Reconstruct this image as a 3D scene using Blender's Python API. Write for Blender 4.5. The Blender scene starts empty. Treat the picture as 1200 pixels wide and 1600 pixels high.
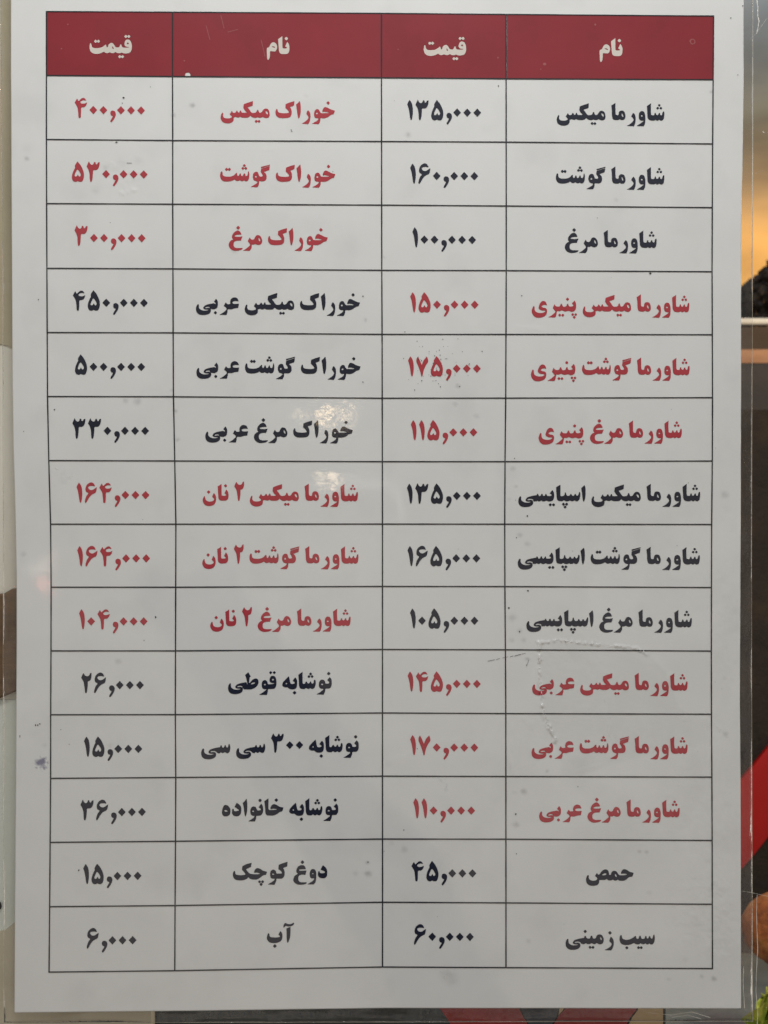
import bpy, math, random
import numpy as np
from mathutils import Vector

random.seed(7)
rng = np.random.default_rng(11)
scene = bpy.context.scene
COL = scene.collection

# ------------------------------------------------------------------ scale
S = 0.000185          # metres per photograph pixel on the sheet (an A4 page)
D = 0.36              # lens to sheet
CX, CY = 600.0, 800.0

# ------------------------------------------------------------------ camera
cam_d = bpy.data.cameras.new("camera")
cam = bpy.data.objects.new("camera", cam_d)
COL.objects.link(cam)
cam.location = (0, -D, 0)
cam.rotation_euler = (math.pi / 2, 0, 0)
cam_d.sensor_fit = 'VERTICAL'
cam_d.sensor_height = 24.0
cam_d.lens = 24.0 * D / (1600 * S)
cam_d.clip_start = 0.01
cam_d.clip_end = 500
cam_d.dof.use_dof = True; cam_d.dof.focus_distance = D; cam_d.dof.aperture_fstop = 28
scene.camera = cam

# ------------------------------------------------------------------ sky
world = bpy.data.worlds.new("World")
scene.world = world
world.use_nodes = True
wt = world.node_tree
wt.nodes.clear()
def wn(t): return wt.nodes.new(t)
w_out = wn('ShaderNodeOutputWorld'); w_bg = wn('ShaderNodeBackground')
w_tc = wn('ShaderNodeTexCoord'); w_sep = wn('ShaderNodeSeparateXYZ')
wt.links.new(w_tc.outputs['Generated'], w_sep.inputs[0])
def w_ramp(stops):
    mr = wn('ShaderNodeMapRange'); mr.inputs[1].default_value = -1; mr.inputs[2].default_value = 1
    wt.links.new(w_sep.outputs[2], mr.inputs[0])
    r = wn('ShaderNodeValToRGB'); wt.links.new(mr.outputs[0], r.inputs[0])
    while len(r.color_ramp.elements) < len(stops): r.color_ramp.elements.new(0.5)
    for e, (z, c) in zip(r.color_ramp.elements, stops):
        e.position = (z + 1) / 2; e.color = (*c, 1)
    return r
front = w_ramp([(-1, (0.078, 0.070, 0.062)), (-.02, (0.155, 0.109, 0.078)), (.04, (1.163, 0.558, 0.155)), (.16, (1.628, 0.806, 0.202)),
                (.205, (1.550, 0.775, 0.217)), (.245, (0.775, 0.480, 0.232)), (.29, (0.465, 0.388, 0.264)), (.345, (0.419, 0.434, 0.419)), (.45, (0.512, 0.574, 0.651))])
back = w_ramp([(-1, (.06, .055, .05)), (-.52, (.12, .11, .10)), (-.40, (1.24, 1.10, .96)), (-.06, (1.18, 1.08, .97)), (.0, (.62, .57, .50)),
               (.06, (.46, .46, .44)), (.25, (.62, .63, .64)), (1, (.25, .27, .31))])
w_mr = wn('ShaderNodeMapRange'); w_mr.inputs[1].default_value = -.25; w_mr.inputs[2].default_value = .45
wt.links.new(w_sep.outputs[1], w_mr.inputs[0])
w_noise = wn('ShaderNodeTexNoise'); w_noise.inputs['Scale'].default_value = 5; w_noise.inputs['Detail'].default_value = 5
w_map = wn('ShaderNodeMapping'); w_map.inputs['Scale'].default_value = (1, 1, 3)
wt.links.new(w_tc.outputs['Generated'], w_map.inputs[0]); wt.links.new(w_map.outputs[0], w_noise.inputs[0])
w_cl = wn('ShaderNodeMapRange'); w_cl.inputs[1].default_value = .3; w_cl.inputs[2].default_value = .75
w_cl.inputs[3].default_value = .31; w_cl.inputs[4].default_value = .86
wt.links.new(w_noise.outputs[0], w_cl.inputs[0])
w_mix = wn('ShaderNodeMix'); w_mix.data_type = 'RGBA'
wt.links.new(w_mr.outputs[0], w_mix.inputs[0])
wt.links.new(back.outputs[0], w_mix.inputs[6]); wt.links.new(front.outputs[0], w_mix.inputs[7])
wt.links.new(w_mix.outputs[2], w_bg.inputs[0]); wt.links.new(w_cl.outputs[0], w_bg.inputs[1])
wt.links.new(w_bg.outputs[0], w_out.inputs[0])

# ------------------------------------------------------------------ added soft area light above the sheet, for its top-to-bottom falloff
ld = bpy.data.lights.new("sheet_fill", 'AREA')
ld.shape = 'RECTANGLE'; ld.size = 0.22; ld.size_y = 0.08; ld.energy = 0.85; ld.color = (.97, .985, 1.0)
lo = bpy.data.objects.new("sheet_fill", ld); COL.objects.link(lo)
lo.location = (-0.005, -0.27, 0.34)
lo.rotation_euler = (Vector((0, 0, 0.02)) - lo.location).to_track_quat('-Z', 'Y').to_euler()

for nm, loc, tgt, en, sz, colr in (('display_fill', (.40, .04, .34), (.27, .46, -.20), 2.6, .12, (1, .90, .74)), ('rail_fill', (.95, 1.0, .75), (.70, 2.0, .30), 9.0, .3, (1, .92, .8))):  # added unseen fill lights that brighten the food display and the rail
    l2 = bpy.data.lights.new(nm, 'AREA'); l2.size = sz; l2.energy = en; l2.color = colr
    o2 = bpy.data.objects.new(nm, l2); COL.objects.link(o2); o2.location = loc
    o2.rotation_euler = (Vector(tgt) - Vector(loc)).to_track_quat('-Z', 'Y').to_euler()

vs = scene.view_settings
scene.display_settings.display_device = 'sRGB'
vs.view_transform = 'Standard'; vs.look = 'None'; vs.exposure = 0; vs.gamma = 1
vs.use_curve_mapping = False
scene.render.engine = 'CYCLES'
scene.cycles.max_bounces = 8
scene.cycles.transparent_max_bounces = 12
scene.cycles.sample_clamp_indirect = 6

# ------------------------------------------------------------------ materials
def lin(r, g, b):
    f = lambda c: (c / 255 / 12.92) if c <= 10 else ((c / 255 + .055) / 1.055) ** 2.4
    return (f(r), f(g), f(b), 1)

class Mat:
    def __init__(self, name):
        self.m = bpy.data.materials.new(name); self.m.use_nodes = True
        self.t = self.m.node_tree; self.b = self.t.nodes['Principled BSDF']
        self.co = self.t.nodes.new('ShaderNodeTexCoord')
    def n(self, kind): return self.t.nodes.new(kind)
    def l(self, a, b): self.t.links.new(a, b)
    def noise(self, scale, detail=4, rough=.55, stretch=None):
        x = self.n('ShaderNodeTexNoise'); x.inputs['Scale'].default_value = scale
        x.inputs['Detail'].default_value = detail; x.inputs['Roughness'].default_value = rough
        if stretch:
            mp = self.n('ShaderNodeMapping'); mp.inputs['Scale'].default_value = stretch
            self.l(self.co.outputs['Object'], mp.inputs[0]); self.l(mp.outputs[0], x.inputs['Vector'])
        else: self.l(self.co.outputs['Object'], x.inputs['Vector'])
        return x.outputs['Fac']
    def ramp(self, fac, stops):
        r = self.n('ShaderNodeValToRGB'); self.l(fac, r.inputs[0])
        while len(r.color_ramp.elements) < len(stops): r.color_ramp.elements.new(.5)
        for e, (p, c) in zip(r.color_ramp.elements, stops):
            e.position = p; e.color = c if len(c) == 4 else (*c, 1)
        return r.outputs[0]
    def mix(self, fac, a, b, blend='MIX'):
        x = self.n('ShaderNodeMix'); x.data_type = 'RGBA'; x.blend_type = blend
        for i, v in ((0, fac), (6, a), (7, b)):
            if isinstance(v, (int, float)): x.inputs[i].default_value = v
            elif isinstance(v, tuple): x.inputs[i].default_value = v
            else: self.l(v, x.inputs[i])
        return x.outputs[2]
    def bump(self, h, strength, dist, sock='Normal', prev=None):
        b = self.n('ShaderNodeBump'); b.inputs['Strength'].default_value = strength
        b.inputs['Distance'].default_value = dist; self.l(h, b.inputs['Height'])
        if prev: self.l(prev, b.inputs['Normal'])
        if sock: self.l(b.outputs[0], self.b.inputs[sock])
        return b.outputs[0]

def simple(name, c1, c2, scale, rough=.6, bump=0, bscale=None, stretch=None, metal=0, detail=4):
    M = Mat(name)
    f = M.noise(scale, detail, stretch=stretch)
    M.l(M.ramp(f, [(.3, c1), (.7, c2)]), M.b.inputs['Base Color'])
    M.b.inputs['Roughness'].default_value = rough; M.b.inputs['Metallic'].default_value = metal
    if bump: M.bump(M.noise(bscale or scale * 3, 5), .6, bump)
    return M.m

def laminated(name, col, vary=.04, stain_and_shade=False):
    """print under a clear glossy laminate: matt colour, coated, with the film's orange peel"""
    M = Mat(name)
    f = M.noise(55, 5, .6)
    lo_ = tuple(c * (1 - vary) for c in col[:3]) + (1,); hi_ = tuple(min(1, c * (1 + vary * .5)) for c in col[:3]) + (1,)
    base = M.ramp(f, [(.3, lo_), (.7, hi_)])
    if stain_and_shade:
        at = M.n('ShaderNodeAttribute'); at.attribute_name = 'stain_and_shade'
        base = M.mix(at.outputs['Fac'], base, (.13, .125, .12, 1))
        at2 = M.n('ShaderNodeAttribute'); at2.attribute_name = 'inkblot'
        base = M.mix(at2.outputs['Fac'], base, (.10, .09, .20, 1))
    M.l(base, M.b.inputs['Base Color'])
    M.b.inputs['Roughness'].default_value = .55
    M.b.inputs['Specular IOR Level'].default_value = .2
    M.b.inputs['Coat Weight'].default_value = 1.0
    M.b.inputs['Coat IOR'].default_value = 1.52
    r = M.n('ShaderNodeMapRange'); M.l(M.noise(38, 6, .65), r.inputs[0])
    r.inputs[1].default_value = .35; r.inputs[2].default_value = .7; r.inputs[3].default_value = .025; r.inputs[4].default_value = .07
    M.l(r.outputs[0], M.b.inputs['Coat Roughness'])
    a = M.bump(M.noise(900, 3, .6), .35, .000003, None)
    M.bump(M.noise(60, 3, .5), .5, .000025, 'Coat Normal', a)
    return M.m

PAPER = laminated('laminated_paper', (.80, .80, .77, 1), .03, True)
INK = laminated('black_print', (.009, .011, .026, 1), .1)
REDINK = laminated('red_print', (.47, .042, .055, 1), .08)
HEAD = laminated('red_header_print', (.275, .016, .024, 1), .12)
WHITEINK = laminated('white_print', (.72, .66, .58, 1), .05)
LINE = laminated('line_print', (.012, .012, .016, 1), .1)

def film_material():
    M = Mat('clear_film')
    out = M.t.nodes['Material Output']
    tr = M.n('ShaderNodeBsdfTransparent'); tr.inputs[0].default_value = (.93, .93, .92, 1)
    df = M.n('ShaderNodeBsdfDiffuse'); df.inputs[0].default_value = (.62, .57, .51, 1)
    gl = M.n('ShaderNodeBsdfGlossy'); gl.inputs['Roughness'].default_value = .09
    fr = M.n('ShaderNodeFresnel'); fr.inputs[0].default_value = 1.5
    h = M.n('ShaderNodeMapRange'); M.l(M.noise(300, 6, .7, (1, 1, .25)), h.inputs[0])
    h.inputs[1].default_value = .35; h.inputs[2].default_value = .75; h.inputs[3].default_value = .010; h.inputs[4].default_value = .065
    nb = M.bump(M.noise(420, 4, .6, (1, 1, .3)), .7, .0004, None)
    M.l(nb, gl.inputs['Normal']); M.l(nb, fr.inputs['Normal'])
    m1 = M.n('ShaderNodeMixShader'); M.l(h.outputs[0], m1.inputs[0]); M.l(tr.outputs[0], m1.inputs[1]); M.l(df.outputs[0], m1.inputs[2])
    m2 = M.n('ShaderNodeMixShader'); M.l(fr.outputs[0], m2.inputs[0]); M.l(m1.outputs[0], m2.inputs[1]); M.l(gl.outputs[0], m2.inputs[2])
    M.l(m2.outputs[0], out.inputs[0])
    return M.m
FILM = film_material()

# ------------------------------------------------------------------ object helpers
def link(name, verts, faces, mat, parent=None, smooth=True):
    me = bpy.data.meshes.new(name)
    me.from_pydata([tuple(v) for v in verts], [], faces)
    if mat: me.materials.append(mat)
    if smooth: me.polygons.foreach_set('use_smooth', np.ones(len(me.polygons), dtype=bool))
    me.update()
    o = bpy.data.objects.new(name, me); COL.objects.link(o)
    if parent: o.parent = parent
    return o
def fast_mesh(name, V, quads, tris, mat, parent=None, smooth=True):
    me = bpy.data.meshes.new(name)
    V = np.asarray(V, dtype=np.float32)
    nq, nt = len(quads), len(tris)
    me.vertices.add(len(V)); me.vertices.foreach_set('co', V.ravel())
    loops = np.concatenate([np.asarray(quads, dtype=np.int32).ravel(), np.asarray(tris, dtype=np.int32).ravel()])
    me.loops.add(len(loops)); me.loops.foreach_set('vertex_index', loops)
    me.polygons.add(nq + nt)
    starts = np.concatenate([np.arange(nq) * 4, nq * 4 + np.arange(nt) * 3]).astype(np.int32)
    me.polygons.foreach_set('loop_start', starts)
    me.polygons.foreach_set('use_smooth', np.full(nq + nt, smooth))
    me.update(calc_edges=True); me.validate()
    if mat: me.materials.append(mat)
    o = bpy.data.objects.new(name, me); COL.objects.link(o)
    if parent: o.parent = parent
    return o
def tag(o, label, cat, group=None, kind=None):
    if label: o['label'] = label
    if cat: o['category'] = cat
    if group: o['group'] = group
    if kind: o['kind'] = kind
    return o
def empty(name, loc, label, cat, group=None):
    o = bpy.data.objects.new(name, None); COL.objects.link(o); o.location = loc
    o.empty_display_size = .02
    return tag(o, label, cat, group)
def at(px, py, y=0.0):
    k = S * (D + y) / D
    return ((px - CX) * k, y, (CY - py) * k)
def prism(name, pts, y0, y1, mat, parent=None, smooth=False):
    """outline given on the sheet's scale at depth y0, extruded back to y1"""
    n = len(pts)
    V = [at(x, y, y0) for x, y in pts]
    V += [(v[0], y1, v[2]) for v in V]
    F = [tuple(range(n)), tuple(range(2 * n - 1, n - 1, -1))]
    F += [(i, i + n, (i + 1) % n + n, (i + 1) % n) for i in range(n)]
    o = link(name, V, F, mat, parent, smooth)
    return o

# ------------------------------------------------------------------ numpy value noise
_perm = rng.permutation(4096)
_val = rng.random(4096)
def vnoise(x, y, seed=0):
    xi = np.floor(x).astype(int); yi = np.floor(y).astype(int)
    fx = x - xi; fy = y - yi
    fx = fx * fx * (3 - 2 * fx); fy = fy * fy * (3 - 2 * fy)
    def h(a, b): return _val[(_perm[(a + seed * 131) % 4096] + b * 57 + seed * 17) % 4096]
    return (h(xi, yi) * (1 - fx) + h(xi + 1, yi) * fx) * (1 - fy) + (h(xi, yi + 1) * (1 - fx) + h(xi + 1, yi + 1) * fx) * fy
def fbm(x, y, seed=0, n=4):
    s = 0; a = .5
    for i in range(n):
        s = s + a * vnoise(x * 2 ** i + i * 19.7, y * 2 ** i + i * 7.3, seed + i); a *= .5
    return s

# ------------------------------------------------------------------ relief of the laminated sheet (metres towards the lens)
CREASES = [  # polyline in sheet pixels, half width, height mm, broken-up amount
    ([(843, 1004), (842, 1050), (847, 1100), (852, 1124), (862, 1142), (868, 1158)], 3.4, .60, 1),
    ([(842, 1004), (870, 1001), (905, 1004), (950, 1008), (995, 1013), (1010, 1022)], 2.6, .40, 1),
    ([(1010, 1022), (1030, 1040), (1040, 1060)], 6, 0.100, 0),
    ([(893, 1010), (920, 1030), (940, 1050), (958, 1062)], 5, 0.120, 0),
    ([(948, 1082), (950, 1120), (958, 1155), (960, 1168)], 4, 0.140, 0),
    ([(880, 1212), (925, 1200), (962, 1190)], 4, 0.140, 0),
    ([(790, 1116), (815, 1120), (832, 1132), (842, 1152)], 5, 0.140, 0),
    ([(806, 1152), (801, 1185), (802, 1214)], 5, 0.140, 0),
    ([(815, 1130), (808, 1160), (806, 1210)], 3, -0.080, 0),
    ([(845, 1030), (838, 1065), (834, 1095)], 6, 0.100, 0),
    ([(1112, 1126), (1128, 1142), (1140, 1157)], 2.4, 0.140, 0),
    ([(1040, 1165), (1080, 1162), (1118, 1160)], 4, 0.100, 0),
    ([(1020, 1110), (1070, 1122), (1112, 1128)], 5, 0.100, 0),
    ([(970, 1015), (1010, 1035), (1060, 1075)], 9, 0.100, 0),
    ([(735, 1010), (734, 1080), (737, 1150)], 3, 0.060, 0),
    ([(600, 1195), (690, 1160), (760, 1150)], 6, 0.060, 0),
    ([(690, 1215), (700, 1228), (698, 1236)], 3, 0.100, 1),
    ([(800, 508), (815, 512), (838, 514), (858, 520)], 4, 0.100, 0),
    ([(137, 292), (152, 297), (163, 300)], 3, 0.140, 0),
    ([(160, 252), (178, 256), (186, 262)], 3, 0.100, 0),
    ([(196, 247), (210, 249), (222, 252)], 3, 0.100, 0),
    ([(186, 298), (192, 304), (202, 299), (212, 297)], 3, 0.100, 1),
    ([(400, 233), (414, 234), (438, 232), (440, 235)], 2.5, 0.060, 0),
]
BUBBLES = [(192, 272, 48, 26, .06), (100, 742, 34, 18, .07), (150, 734, 20, 10, .05), (700, 1526, 18, 14, .09),
           (1060, 1150, 60, 50, .09), (900, 1100, 70, 90, .08), (1085, 1400, 45, 70, .09), (1130, 1000, 30, 260, .06), (1130, 1400, 26, 200, .07),
           (1075, 1270, 50, 60, .05), (510, 645, 70, 24, .008), (520, 750, 50, 18, .006), (192, 272, 30, 20, .10), (830, 1160, 40, 50, .06)]
def seg_d(px, py, a, b):
    ax, ay = a; bx, by = b
    dx, dy = bx - ax, by - ay
    t = np.clip(((px - ax) * dx + (py - ay) * dy) / (dx * dx + dy * dy), 0, 1)
    return np.hypot(px - ax - t * dx, py - ay - t * dy)
def relief(px, py):
    px = np.asarray(px, float); py = np.asarray(py, float)
    h = .00055 * (np.sin(px / 260 + py / 410 + .6) + .8 * np.sin(py / 230 - px / 700 + 2.1))
    h = h + .00035 * (fbm(px / 170, py / 170, 3, 2) - .4)
    h = h + .000005 * (fbm(px / 26, py / 26, 5, 2) - .4)
    for pts, w, amp, broken in CREASES:
        x0 = min(p[0] for p in pts) - 4 * w; x1 = max(p[0] for p in pts) + 4 * w
        y0 = min(p[1] for p in pts) - 4 * w; y1 = max(p[1] for p in pts) + 4 * w
        m = (px > x0) & (px < x1) & (py > y0) & (py < y1)
        if not m.any(): continue
        qx, qy = px[m], py[m]
        d = np.full(qx.shape, 1e9)
        wob = (vnoise(qx / 9, qy / 9, 8) - .5) * w * .8
        for a, b in zip(pts[:-1], pts[1:]): d = np.minimum(d, seg_d(qx + wob, qy + wob * .6, a, b))
        prof = np.exp(-(d / w) ** 2)
        if broken: prof = prof * (.15 + 1.7 * np.clip(vnoise(qx / 3.4, qy / 5.2, 9) - .35, 0, 1) * (.3 + 1.2 * vnoise(qx / 17, qy / 17, 10)))
        else:
            e = np.minimum(np.hypot(qx - pts[0][0], qy - pts[0][1]), np.hypot(qx - pts[-1][0], qy - pts[-1][1]))
            prof = prof * (1 - np.exp(-(e / 11) ** 2)) * (.2 + .85 * vnoise(qx / 13, qy / 13, 14)) * .75
        h[m] += amp * .001 * prof
    for cx, cy, rx, ry, amp in BUBBLES:
        m = (np.abs(px - cx) < rx * 1.8) & (np.abs(py - cy) < ry * 1.8)
        if not m.any(): continue
        qx, qy = px[m], py[m]
        g = np.exp(-((qx - cx) / rx) ** 2 - ((qy - cy) / ry) ** 2)
        h[m] += amp * .001 * g * 1.6 * (fbm(qx / 9, qy / 9, 12, 3) - .4)
    return h
def on_sheet(px, py, lift):
    """sheet pixel -> world, following the relief; lift in metres towards the lens"""
    h = relief(px, py) + lift
    k = S * (D - h) / D
    return np.stack([(px - CX) * k, -h, (CY - py) * k], axis=-1)

def parse(s):
    pts = []; cor = []
    for tok in s.split():
        c = tok.endswith('c'); tok = tok.rstrip('c')
        x, y = tok.split(','); pts.append((float(x), float(y))); cor.append(c)
    return np.array(pts), cor
def smooth_poly(s, n=5):
    P, cor = parse(s); N = len(P); out = []
    for i in range(N):
        p1, p2 = P[i], P[(i + 1) % N]
        m1 = np.zeros(2) if False else ((p2 - P[i - 1]) * .5 if not cor[i] else (p2 - p1) * .6)
        m2 = (P[(i + 2) % N] - p1) * .5 if not cor[(i + 1) % N] else (p2 - p1) * .6
        L = np.linalg.norm(p2 - p1)
        for m in (m1, m2):
            k = np.linalg.norm(m)
            if k > L * 1.25: m *= L * 1.25 / k
        for t in np.arange(n) / n:
            t2, t3 = t * t, t * t * t
            out.append((2 * t3 - 3 * t2 + 1) * p1 + (t3 - 2 * t2 + t) * m1 + (-2 * t3 + 3 * t2) * p2 + (t3 - t2) * m2)
    return np.array(out)
def sdf_poly(X, Y, P):
    d = np.full(X.shape, 1e9); ins = np.zeros(X.shape, bool)
    for a, b in zip(P, np.roll(P, -1, axis=0)):
        if abs(a[0] - b[0]) + abs(a[1] - b[1]) < 1e-6: continue
        d = np.minimum(d, seg_d(X, Y, a, b))
        c = ((a[1] > Y) != (b[1] > Y))
        with np.errstate(divide='ignore', invalid='ignore'):
            xi = (b[0] - a[0]) * (Y - a[1]) / (b[1] - a[1] + 1e-12) + a[0]
        ins ^= c & (X < xi)
    return np.where(ins, d, -d)

# ------------------------------------------------------------------ the laminated menu
menu = empty('laminated_menu', (0, 0, (CY - 1582) * S), 'laminated white price list with red heading row and printed black and red table', 'menu')
MZ = menu.location.z
def hang(o):
    o.parent = menu; o.matrix_parent_inverse = menu.matrix_world.inverted() if False else o.matrix_parent_inverse
    o.location = (0, 0, -MZ)
    return o

ys_l = [-30, 0, 100, 400, 600, 700, 800, 900, 1000, 1200, 1400, 1582]
xs_l = [17, 17, 17, 18.5, 19.5, 21, 24, 26, 26, 25, 23.5, 22.5]
ys_r = [-30, 0, 100, 250, 320, 400, 600, 800, 1000, 1100, 1200, 1300, 1575]
xs_r = [1162, 1162, 1162, 1160.5, 1158.5, 1158, 1158, 1157.5, 1156.5, 1156, 1157, 1157.5, 1158]
xs_b = [0, 22, 300, 600, 900, 1158, 1200]
ys_b = [1582.5, 1582.5, 1579.5, 1575.2, 1575.4, 1576, 1576]

def paper():
    nx, ny = 720, 1010
    u = np.linspace(0, 1, nx); v = np.linspace(0, 1, ny)
    U, W = np.meshgrid(u, v)
    Y0 = -28 + W * (1580 + 28)
    L = np.interp(Y0, ys_l, xs_l); R = np.interp(Y0, ys_r, xs_r)
    X = L + (R - L) * U
    Y = -28 + W * (np.interp(X, xs_b, ys_b) + 28)
    P = on_sheet(X, Y, 0.0).reshape(-1, 3)
    idx = np.arange(nx * ny).reshape(ny, nx)
    q = np.stack([idx[:-1, :-1], idx[1:, :-1], idx[1:, 1:], idx[:-1, 1:]], -1).reshape(-1, 4)
    # rim and back, .3 mm behind
    loop = np.concatenate([idx[0, :], idx[1:, -1], idx[-1, -2::-1], idx[-2:0:-1, 0]])
    B = P[loop].copy(); B[:, 1] += .0003
    bi = np.arange(len(loop)) + len(P)
    rim = np.stack([loop, np.roll(loop, -1), np.roll(bi, -1), bi], -1)
    o = fast_mesh('paper_sheet', np.vstack([P, B]), np.vstack([q, rim]), np.zeros((0, 3), int), PAPER)
    st = np.zeros(len(P) + len(B)); ib = np.zeros_like(st)
    px, py = X.ravel(), Y.ravel()
    SM = [(300, 164, 4, .55), (271, 180, 3.5, .4), (42, 248, 3.5, .4), (42, 232, 8, .08), (637, 210, 4, .4), (196, 626, 4, .3), (215, 627, 6, .35),
          (274, 642, 3, .4), (277, 687, 3.5, .4), (268, 610, 3, .25), (715, 603, 4, .35), (712, 632, 5, .25), (744, 650, 4, .22), (571, 500, 3, .35),
          (802, 733, 5, .3), (806, 760, 3, .3), (795, 780, 4, .15), (812, 836, 4, .3), (824, 850, 4, .25), (822, 880, 4, .2), (800, 965, 6, .3),
          (812, 985, 4, .3), (800, 1000, 4, .25), (818, 1000, 4, .25), (819, 1237, 5, .45), (806, 1288, 5, .35), (804, 1238, 5, .15),
          (612, 1318, 6, .2), (632, 1328, 7, .3), (575, 1365, 5, .5), (574, 1348, 3, .4), (556, 1365, 4, .2), (1000, 1331, 3, .35), (1010, 1331, 3, .35),
          (1115, 1529, 4, .5), (1097, 1526, 3, .3), (826, 1470, 4, .22), (185, 1034, 5, .25), (172, 1165, 6, .2), (1134, 1147, 4, .3), (1132, 773, 6, .3),
          (855, 1205, 3, .3), (830, 1180, 5, .12), (700, 1522, 13, .22), (706, 1532, 9, .2), (36, 866, 5, .25), (70, 1164, 4, .15), (1015, 1395, 4, .15),
          (962, 312, 4, .2), (365, 393, 4, .2), (478, 150, 3, .1), (1003, 190, 4, .2), (825, 1030, 3, .4), (1112, 144, 3, .35), (600, 402, 2, .2),
          (1045, 1530, 3, .2), (1070, 1500, 5, .1), (1131, 1060, 4, .15), (190, 255, 10, .10), (165, 262, 5, .2), (150, 296, 8, .15), (215, 252, 8, .12)]
    wob = (vnoise(px / 5, py / 5, 21) - .5) * 3
    for x, y, r, a in SM:
        m = (np.abs(px - x) < r * 3) & (np.abs(py - y) < r * 3)
        d = np.hypot(px[m] - x + wob[m], (py[m] - y) * 1.1 + wob[m] * .7)
        st[:len(px)][m] = np.maximum(st[:len(px)][m], .78 * a * np.exp(-(d / r) ** 2.2))
    # general handling grime, patchy
    g = np.clip(fbm(px / 60, py / 60, 31, 4) - .52, 0, 1) * .22
    edge = np.clip(fbm(px / 14, py / 14, 33, 3) - .55, 0, 1) * .5
    zone = np.exp(-((px - 100) / 40) ** 2 - ((py - 742) / 20) ** 2) + .6 * np.exp(-((px - 860) / 60) ** 2 - ((py - 1130) / 70) ** 2) \
        + .5 * np.exp(-((px - 1130) / 40) ** 2 - ((py - 1000) / 500) ** 2)
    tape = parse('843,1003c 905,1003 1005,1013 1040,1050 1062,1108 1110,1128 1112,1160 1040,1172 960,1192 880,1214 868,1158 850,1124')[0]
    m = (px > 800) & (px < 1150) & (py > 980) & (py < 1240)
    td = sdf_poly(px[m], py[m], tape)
    tz = np.zeros(len(px)); tz[m] = np.clip(td / 5 + .5, 0, 1) * .052 * (.5 + fbm(px[m] / 40, py[m] / 40, 44, 3))  # duller reflection of the wrinkled patch, painted into the paper colour
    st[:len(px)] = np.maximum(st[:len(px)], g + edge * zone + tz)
    m = np.hypot(px - 65, py - 1193) < 26
    d = np.hypot(px[m] - 65, (py[m] - 1193) * .95)
    ib[:len(px)][m] = np.clip(1.25 - d / 8.6 + (fbm(px[m] / 3, py[m] / 3, 41, 3) - .45) * 1.9, 0, .80)
    for nme, arr in (('stain_and_shade', st), ('inkblot', ib)):
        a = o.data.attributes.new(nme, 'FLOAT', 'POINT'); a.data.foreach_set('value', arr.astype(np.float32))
    return hang(o)
paper()

# ---- marching squares: a signed distance field becomes one clean flat mesh of ink
def field_mesh(F, x0, y0, st):
    """F[j,i] > 0 inside. returns verts (n,2), quads, tris"""
    ny, nx = F.shape
    vid = {}; V = []
    def corner(j, i):
        k = (j, i)
        if k not in vid: vid[k] = len(V); V.append((x0 + i * st, y0 + j * st))
        return vid[k]
    def edge(j, i, j2, i2):
        k = (j, i, j2, i2) if (j, i) < (j2, i2) else (j2, i2, j, i)
        if k not in vid:
            a, b = F[k[0], k[1]], F[k[2], k[3]]
            t = a / (a - b)
            vid[k] = len(V)
            V.append((x0 + (k[1] + (k[3] - k[1]) * t) * st, y0 + (k[0] + (k[2] - k[0]) * t) * st))
        return vid[k]
    ins = F > 0
    cnt = ins[:-1, :-1].astype(int) + ins[1:, :-1] + ins[1:, 1:] + ins[:-1, 1:]
    Q, T = [], []
    for j, i in np.argwhere(cnt == 4):
        Q.append((corner(j, i), corner(j + 1, i), corner(j + 1, i + 1), corner(j, i + 1)))
    for j, i in np.argwhere((cnt > 0) & (cnt < 4)):
        ring = [(j, i), (j + 1, i), (j + 1, i + 1), (j, i + 1)]
        poly = []
        for a in range(4):
            p, q = ring[a], ring[(a + 1) % 4]
            if F[p] > 0: poly.append(corner(*p))
            if (F[p] > 0) != (F[q] > 0): poly.append(edge(*p, *q))
        for a in range(1, len(poly) - 1): T.append((poly[0], poly[a], poly[a + 1]))
    return np.array(V).reshape(-1, 2), Q, T

# Glyph outlines. Each word: scale of its coordinates, base line, outlines, holes, dots (x, y, half diagonal)
YEH = "460,346 400,345 330,360 275,383 248,420 256,443 290,456 345,458c 345,465c 310,475 250,475 195,455 168,420 165,370 150,355 125,385 112,440 125,505 170,548 240,560 320,550 370,520 389,480 380,440 345,424 300,430 278,424c 300,409 340,404 385,415 415,442 460,446"
def yeh(dx, dy, k=1.0):
    P, cor = parse(YEH)
    return ' '.join('%.1f,%.1f%s' % (x * k + dx, y * k + dy, 'c' if c else '') for (x, y), c in zip(P, cor))
G = {}
G['shawarma'] = (12, 447, [
    "808,130c 805,200 806,300 812,350c 850,357 868,348 880,314 895,310 906,343 925,352 942,343 955,314 972,312 983,345 998,355 1015,343 1028,297 1050,280 1057,320 1053,380 1042,430 1015,453 985,456 962,440 940,454 915,456 895,442 870,453 830,456 790,450 760,430 742,390 737,300 730,185c 765,160",
    "638,278 672,290 694,335 702,390 699,470 690,520 668,562c 533,557c 585,525 640,488 668,460 620,456 588,432 577,385 583,325 605,288",
    "476,312c 502,340 517,385 519,450 507,515 485,562c 346,556c 400,530 450,490 478,450 473,420 455,398 433,380c 450,345",
    "140,122c 139,200 141,320 150,350c 185,358 197,345 205,305 225,278 262,270 300,285 322,330 328,380 315,425 285,446 245,446 222,432 205,442 180,449 120,445 90,425 75,370 71,270 60,178c 100,152"],
    ["258,326 274,338 285,365 287,388 270,384 256,358", "632,352 650,362 645,378 625,380 616,366"],
    [(962, 168, 28), (933, 222, 28), (992, 222, 28)])
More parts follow.
